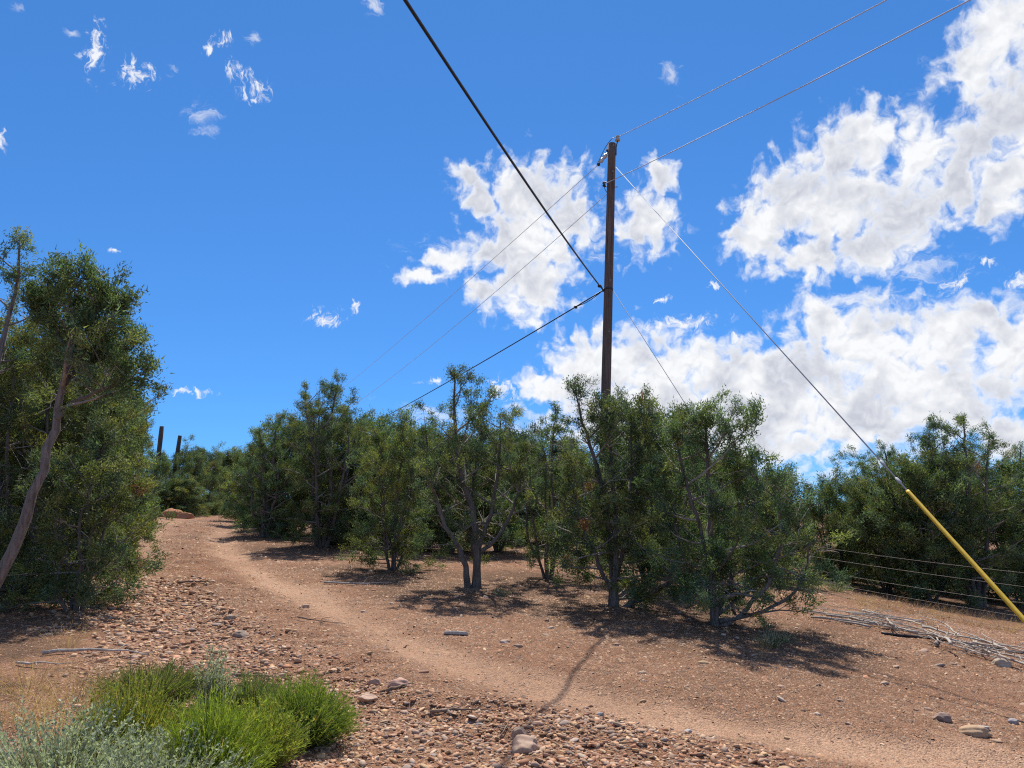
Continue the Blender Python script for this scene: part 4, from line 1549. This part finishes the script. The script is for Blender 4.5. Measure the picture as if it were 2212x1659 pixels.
dead_branch(G(840, 1498), .95, .32, .016, 997, 'short broken stick leaning beside the pink rock', None, .014, 0, mt=M_LITTER)
dead_branch(G(1075, 1580), 1.2, .28, .008, 998, 'thin upright-pointing twig in the road near the grey rocks', None, .01, 1, mt=M_LITTER)
dead_branch(G(500, 1450), -.1, .55, .014, 999, 'dark root-like stick at the edge of the gravel wash', None, .012, 2, mt=M_LITTER)
dead_branch(G(385, 1262), .1, .6, .02, 1000, 'dark stick lying on the washed ledge in the road', None, .02, 1, mt=M_LITTER)
mb = MB()
p = G(985, 1373)
mb.box((0, 0, .018), .30, .055, .02, Matrix.Rotation(-.15, 3, 'Z'))
mb.tube([(-.14, 0.01, .03), (.02, -.01, .032), (.15, -.03, .028)], [.018, .02, .012], 6)
o = mb.build('wood_splinter', M_DEAD)
o.location = p
tag(o, 'flat pale splinter of wood on the soil right of the sandy track', 'wood')

# ================================================================== rocks, stones and gravel
PHI = (1 + 5 ** .5) / 2
ICO_V = unit(np.array([(-1, PHI, 0), (1, PHI, 0), (-1, -PHI, 0), (1, -PHI, 0), (0, -1, PHI), (0, 1, PHI), (0, -1, -PHI), (0, 1, -PHI), (PHI, 0, -1), (PHI, 0, 1), (-PHI, 0, -1), (-PHI, 0, 1)], float))
ICO_F = np.array([(0, 11, 5), (0, 5, 1), (0, 1, 7), (0, 7, 10), (0, 10, 11), (1, 5, 9), (5, 11, 4), (11, 10, 2), (10, 7, 6), (7, 1, 8), (3, 9, 4), (3, 4, 2), (3, 2, 6), (3, 6, 8), (3, 8, 9), (4, 9, 5), (2, 4, 11), (6, 2, 10), (8, 6, 7), (9, 8, 1)])


def subdiv(v, f):
    v = list(map(tuple, v))
    cache = {}
    out = []

    def mid(a, b):
        k = (min(a, b), max(a, b))
        if k not in cache:
            m = (np.array(v[a]) + np.array(v[b])) / 2
            v.append(tuple(m / np.linalg.norm(m)))
            cache[k] = len(v) - 1
        return cache[k]
    for a, b, c in f:
        x, y, z = mid(a, b), mid(b, c), mid(c, a)
        out += [(a, x, z), (b, y, x), (c, z, y), (x, y, z)]
    return np.array(v), np.array(out)


V1, F1 = subdiv(ICO_V, ICO_F)
V2, F2 = subdiv(V1, F1)
V3, F3 = subdiv(V2, F2)


def rock_shape(V, rng, amp=.16, flats=5):
    v = V.copy()
    for _ in range(flats):
        n = unit(rng.standard_normal(3))
        d = rng.uniform(.62, .9)
        h = v @ n
        v = v - np.outer(np.maximum(h - d, 0), n)
    for s in (1.3, 2.9):
        o = rng.uniform(0, 50, 3)
        v = v * (1 + amp / s * (vnoise(v[:, 0] * s + o[0], v[:, 1] * s + o[1] + v[:, 2] * s * 1.7, 3) + vnoise(v[:, 1] * s + o[2], v[:, 2] * s + o[0], 8))[:, None])
    return v


ROCKS = [(955 - 95, 1484, .17, (.47, .29, .22), 'pink rounded rock beside a broken stick in the road'), (808, 1470, .10, (.40, .26, .20), 'dark reddish rock left of the pink one'),
         (795, 1502, .14, (.50, .34, .25), 'low pale pink rock next to the rightmost green shrub'), (1132, 1603, .20, (.43, .30, .22), 'broad tan rock at the bottom edge of the road'),
         (1122, 1572, .11, (.38, .27, .20), 'pointed tan rock above the broad one'), (1160, 1561, .08, (.40, .24, .17), 'small reddish rock right of the pointed one'),
         (2108, 1590, .19, (.42, .28, .17), 'large orange-tan rock at the lower right'), (2035, 1558, .15, (.29, .20, .16), 'flat dark brown rock left of the orange-tan one'),
         (2125, 1578, .08, (.38, .35, .33), 'pale grey stone touching the orange-tan rock'), (2190, 1562, .08, (.36, .33, .33), 'smooth grey stone by the lower right edge'),
         (1910, 1475, .09, (.38, .26, .19), 'lone brown stone on the slope below the brush pile'), (2165, 1443, .20, (.46, .37, .28), 'pale weathered block at the lower end of the brush pile'),
         (925, 1208, .24, (.46, .28, .15), 'yellowish rock behind the small rounded juniper'), (800, 1236, .12, (.48, .33, .24), 'pale rock left of the small rounded juniper trunk'),
         (372, 1117, 1.1, (.42, .185, .085), 'orange boulder on the left verge at the road bend'), (300, 1116, .9, (.40, .17, .085), 'small orange ledge stone left of the boulder'), (402, 1119, .8, (.40, .175, .085), 'low orange slab right of the boulder'),
         (415, 1352, .10, (.24, .18, .15), 'dark rounded stone in the gravel wash by the left juniper'), (660, 1308, .10, (.44, .31, .22), 'pale stone on the washed ledge'),
         (498, 1338, .13, (.38, .27, .19), 'flat tan stone in the middle of the wash'), (440, 1298, .12, (.42, .29, .19), 'tan flat stone on the ledge between the tracks'), (520, 1366, .16, (.27, .20, .16), 'flat dark slab half buried between the tracks'),
         (1297, 1535, .06, (.30, .29, .29), 'blue-grey stone in the road'), (1035, 1550, .06, (.32, .31, .31), 'grey oval stone in the stony strip of the road'), (1090, 1390, .10, (.50, .37, .29), 'flat pale stone right of the wood splinter'),
         (1485, 1565, .06, (.38, .39, .41), 'pale bluish stone on the sandy track')]
for i, (px, py, sz, colr, lab) in enumerate(ROCKS):
    rg = np.random.default_rng(3000 + i)
    v = rock_shape(V3, rg, .15, 7) * np.array([sz * .62, sz * rg.uniform(.38, .5), sz * rg.uniform(.28, .42)])
    p = G(px, py)
    mb = MB()
    mb.add(v, F3, np.array(colr))
    o = mb.build('boulder' if sz > .35 else 'rock', M_STONE, None, True)
    o.location = (p[0], p[1], p[2] + sz * .08)
    o.rotation_euler = (0, 0, rg.uniform(-.5, .5))
    tag(o, lab, 'rock')

PAL = np.array([(.41, .25, .155), (.35, .21, .135), (.46, .32, .215), (.37, .19, .115), (.29, .215, .175), (.45, .30, .17), (.39, .25, .17), (.49, .37, .275), (.32, .235, .19), (.40, .225, .145), (.36, .185, .11)]) * np.array((1.0, .94, .87))


def scatter(rng, n, x0, x1, y0, y1, dens):
    x = rng.uniform(x0, x1, n)
    y = rng.uniform(y0, y1, n)
    k = rng.random(n) < dens(x, y)
    # keep what the lens could plausibly see, with a margin of two metres
    k &= np.abs(x) < y * 0.74 + 2.0
    return x[k], y[k]


def d_gravel(x, y):
    sand, gravel, dr, dl = zones(x, y)
    return np.clip(gravel * 1.05, 0, 1)


def d_loose(x, y):
    sand, gravel, dr, dl = zones(x, y)
    n = fbm(x * .8, y * .8, 91, 3)
    return np.clip((.6 + .8 * n) * (1 - .6 * sand), .05, 1) * np.where(x < -3.4 - .12 * y, .25, 1)


rg = np.random.default_rng(8)
sets = [scatter(rg, 23000, -4, 4.5, 4.0, 7.0, d_gravel) + ((.011, .036),),
        scatter(rg, 21000, -7, 1, 7.0, 13.0, d_gravel) + ((.015, .050),),
        scatter(rg, 34000, -16, -2, 13.0, 36.0, lambda x, y: np.maximum(d_gravel(x, y) * .8, .5 * road_mask(x, y))) + ((.016, .05),),
        scatter(rg, 95000, -5, 8, 4.0, 8.0, d_loose) + ((.005, .019),),
        scatter(rg, 110000, -8, 9, 8.0, 15.0, d_loose) + ((.007, .025),),
        scatter(rg, 26000, -12, 9, 15.0, 26.0, d_loose) + ((.014, .045),)]
mbg = MB()
# small ones are half buried: only the part above the soil is built
OCT_V = np.array([(1, 0, -.5), (0, 1, -.5), (-1, 0, -.5), (0, -1, -.5), (0, 0, .9)], float)
OCT_F = np.array([(0, 1, 4), (1, 2, 4), (2, 3, 4), (3, 0, 4)])
SHO = [OCT_V * rg.uniform(.8, 1.3, (5, 1)) + rg.normal(0, .2, (5, 3)) * (1, 1, .5) for _ in range(32)]
SH = [rock_shape(ICO_V, rg, .22, 5) for _ in range(24)]
for si_, (x, y, (s0, s1)) in enumerate(sets):
    n = len(x)
    shp, fc_ = (np.array(SH), ICO_F) if si_ < 2 else (np.array(SHO), OCT_F)
    nv_ = shp.shape[1]
    sz = s0 + (s1 - s0) * rg.random(n) ** 2.8
    sx = sz * rg.uniform(.9, 1.5, n)
    sy = sz * rg.uniform(.65, 1.0, n)
    szz = sz * rg.uniform(.30, .65, n)
    a = rg.uniform(0, 6.28, n)
    tx, ty = rg.normal(0, .25, n), rg.normal(0, .25, n)
    v = shp[rg.integers(len(shp), size=n)] * np.stack([sx, sy, szz], 1)[:, None]
    c, s = np.cos(a)[:, None], np.sin(a)[:, None]
    vx = v[..., 0] * c - v[..., 1] * s
    vy = v[..., 0] * s + v[..., 1] * c
    vz = v[..., 2] + vx * tx[:, None] + vy * ty[:, None]
    z = ground_z(x, y)
    vv = np.stack([vx + x[:, None], vy + y[:, None], vz + (z + szz * rg.uniform(-.35, .35, n))[:, None]], -1)
    col = PAL[rg.integers(len(PAL), size=n)] * rg.uniform(.8, 1.4, (n, 1))
    if si_ >= 2:
        col = col * np.where(rg.random((n, 1)) < .12, 1.0, .68)      # most chips toned darker
    f = (np.arange(n)[:, None, None] * nv_ + fc_[None]).reshape(-1, 3)
    mbg.add(vv.reshape(-1, 3), f, np.repeat(col, nv_, 0))
gro = mbg.build('gravel', M_STONE, ROAD, True)
tag(gro, 'red, tan and grey pebbles strewn over the road', None, None, 'stuff')

# the three hundred largest loose stones, each its own piece of the road or the ground
STM = []
for i in range(10):
    mb = MB()
    mb.add(rock_shape(V1, np.random.default_rng(60 + i), .16, 5) * np.array([1.2, .85, .55]), F1)
    STM.append(mb.mesh('stone', True))
cnt = 0
rg = np.random.default_rng(21)
while cnt < 300:
    y = 4.3 + 9.5 * rg.random() ** 1.5
    x = rg.uniform(-.75, .75) * y
    X1, Y1 = np.array([x]), np.array([y])
    g_ = float(zones(X1, Y1)[1][0])
    sd = float(zones(X1, Y1)[0][0])
    if rg.random() > (.25 + .75 * g_) * (1 - .8 * sd) or x < -2.6 - .1 * y and y < 9:
        continue
    s = rg.uniform(.018, .046) * (1 + .3 * (y > 8))
    par = ROAD if road_mask(X1, Y1)[0] else GROUND
    o = link('stone', STM[rg.integers(10)], M_STONE_O, par)
    o.location = (x, y, gz(x, y) + s * .06)
    o.rotation_euler = (rg.normal(0, .2), rg.normal(0, .2), rg.uniform(0, 6.28))
    o.scale = (s, s * rg.uniform(.65, 1.1), s * rg.uniform(.5, .95))
    cnt += 1

# twig litter and bark flakes under the trees and along the road
mbl = MB()
rg = np.random.default_rng(5)
n = 16000
xs_, ys_ = [], []
for tx, ty, tr in TREES_G:
    if ty > 20:
        continue
    k = int(450 * tr)
    a = rg.uniform(0, 6.28, k)
    r = np.abs(rg.normal(0, 1.0, k)) * tr
    xs_.append(tx + np.cos(a) * r)
    ys_.append(ty + np.sin(a) * r - .3 * tr)
xs_.append(rg.uniform(-4, 8, 5000))
ys_.append(4.2 + 8 * rg.random(5000))
x = np.concatenate(xs_)
y = np.concatenate(ys_)
k = (y > 4) & (zones(x, y)[0] < .75)
x, y = x[k], y[k]
n = len(x)
a = rg.uniform(0, 6.28, n)
ln_ = rg.uniform(.008, .04, n)
wd = rg.uniform(.0015, .0042, n)
d = np.stack([np.cos(a), np.sin(a), rg.normal(.05, .18, n)], 1)
sd = np.stack([-np.sin(a), np.cos(a), np.zeros(n)], 1)
c0 = np.stack([x, y, ground_z(x, y) + .006], 1)
up = np.array([0, 0, 1.0])
v = np.stack([c0 - d * ln_[:, None] - sd * wd[:, None], c0 - d * ln_[:, None] + sd * wd[:, None], c0 - d * ln_[:, None] + up * wd[:, None] * 1.6,
              c0 + d * ln_[:, None] - sd * wd[:, None], c0 + d * ln_[:, None] + sd * wd[:, None], c0 + d * ln_[:, None] + up * wd[:, None] * 1.6], 1)
f0 = np.arange(n)[:, None] * 6
f = np.concatenate([f0 + np.array([0, 2, 5, 3]), f0 + np.array([2, 1, 4, 5])])
col = rg.uniform(.5, 1.5, (n, 1)) * np.ones((1, 3))
mbl.add(v.reshape(-1, 3), f, np.repeat(col, 6, 0))
lit = mbl.build('twig_litter', M_LITTER, GROUND)
tag(lit, 'brown twig litter and bark flakes under the junipers', None, None, 'stuff')
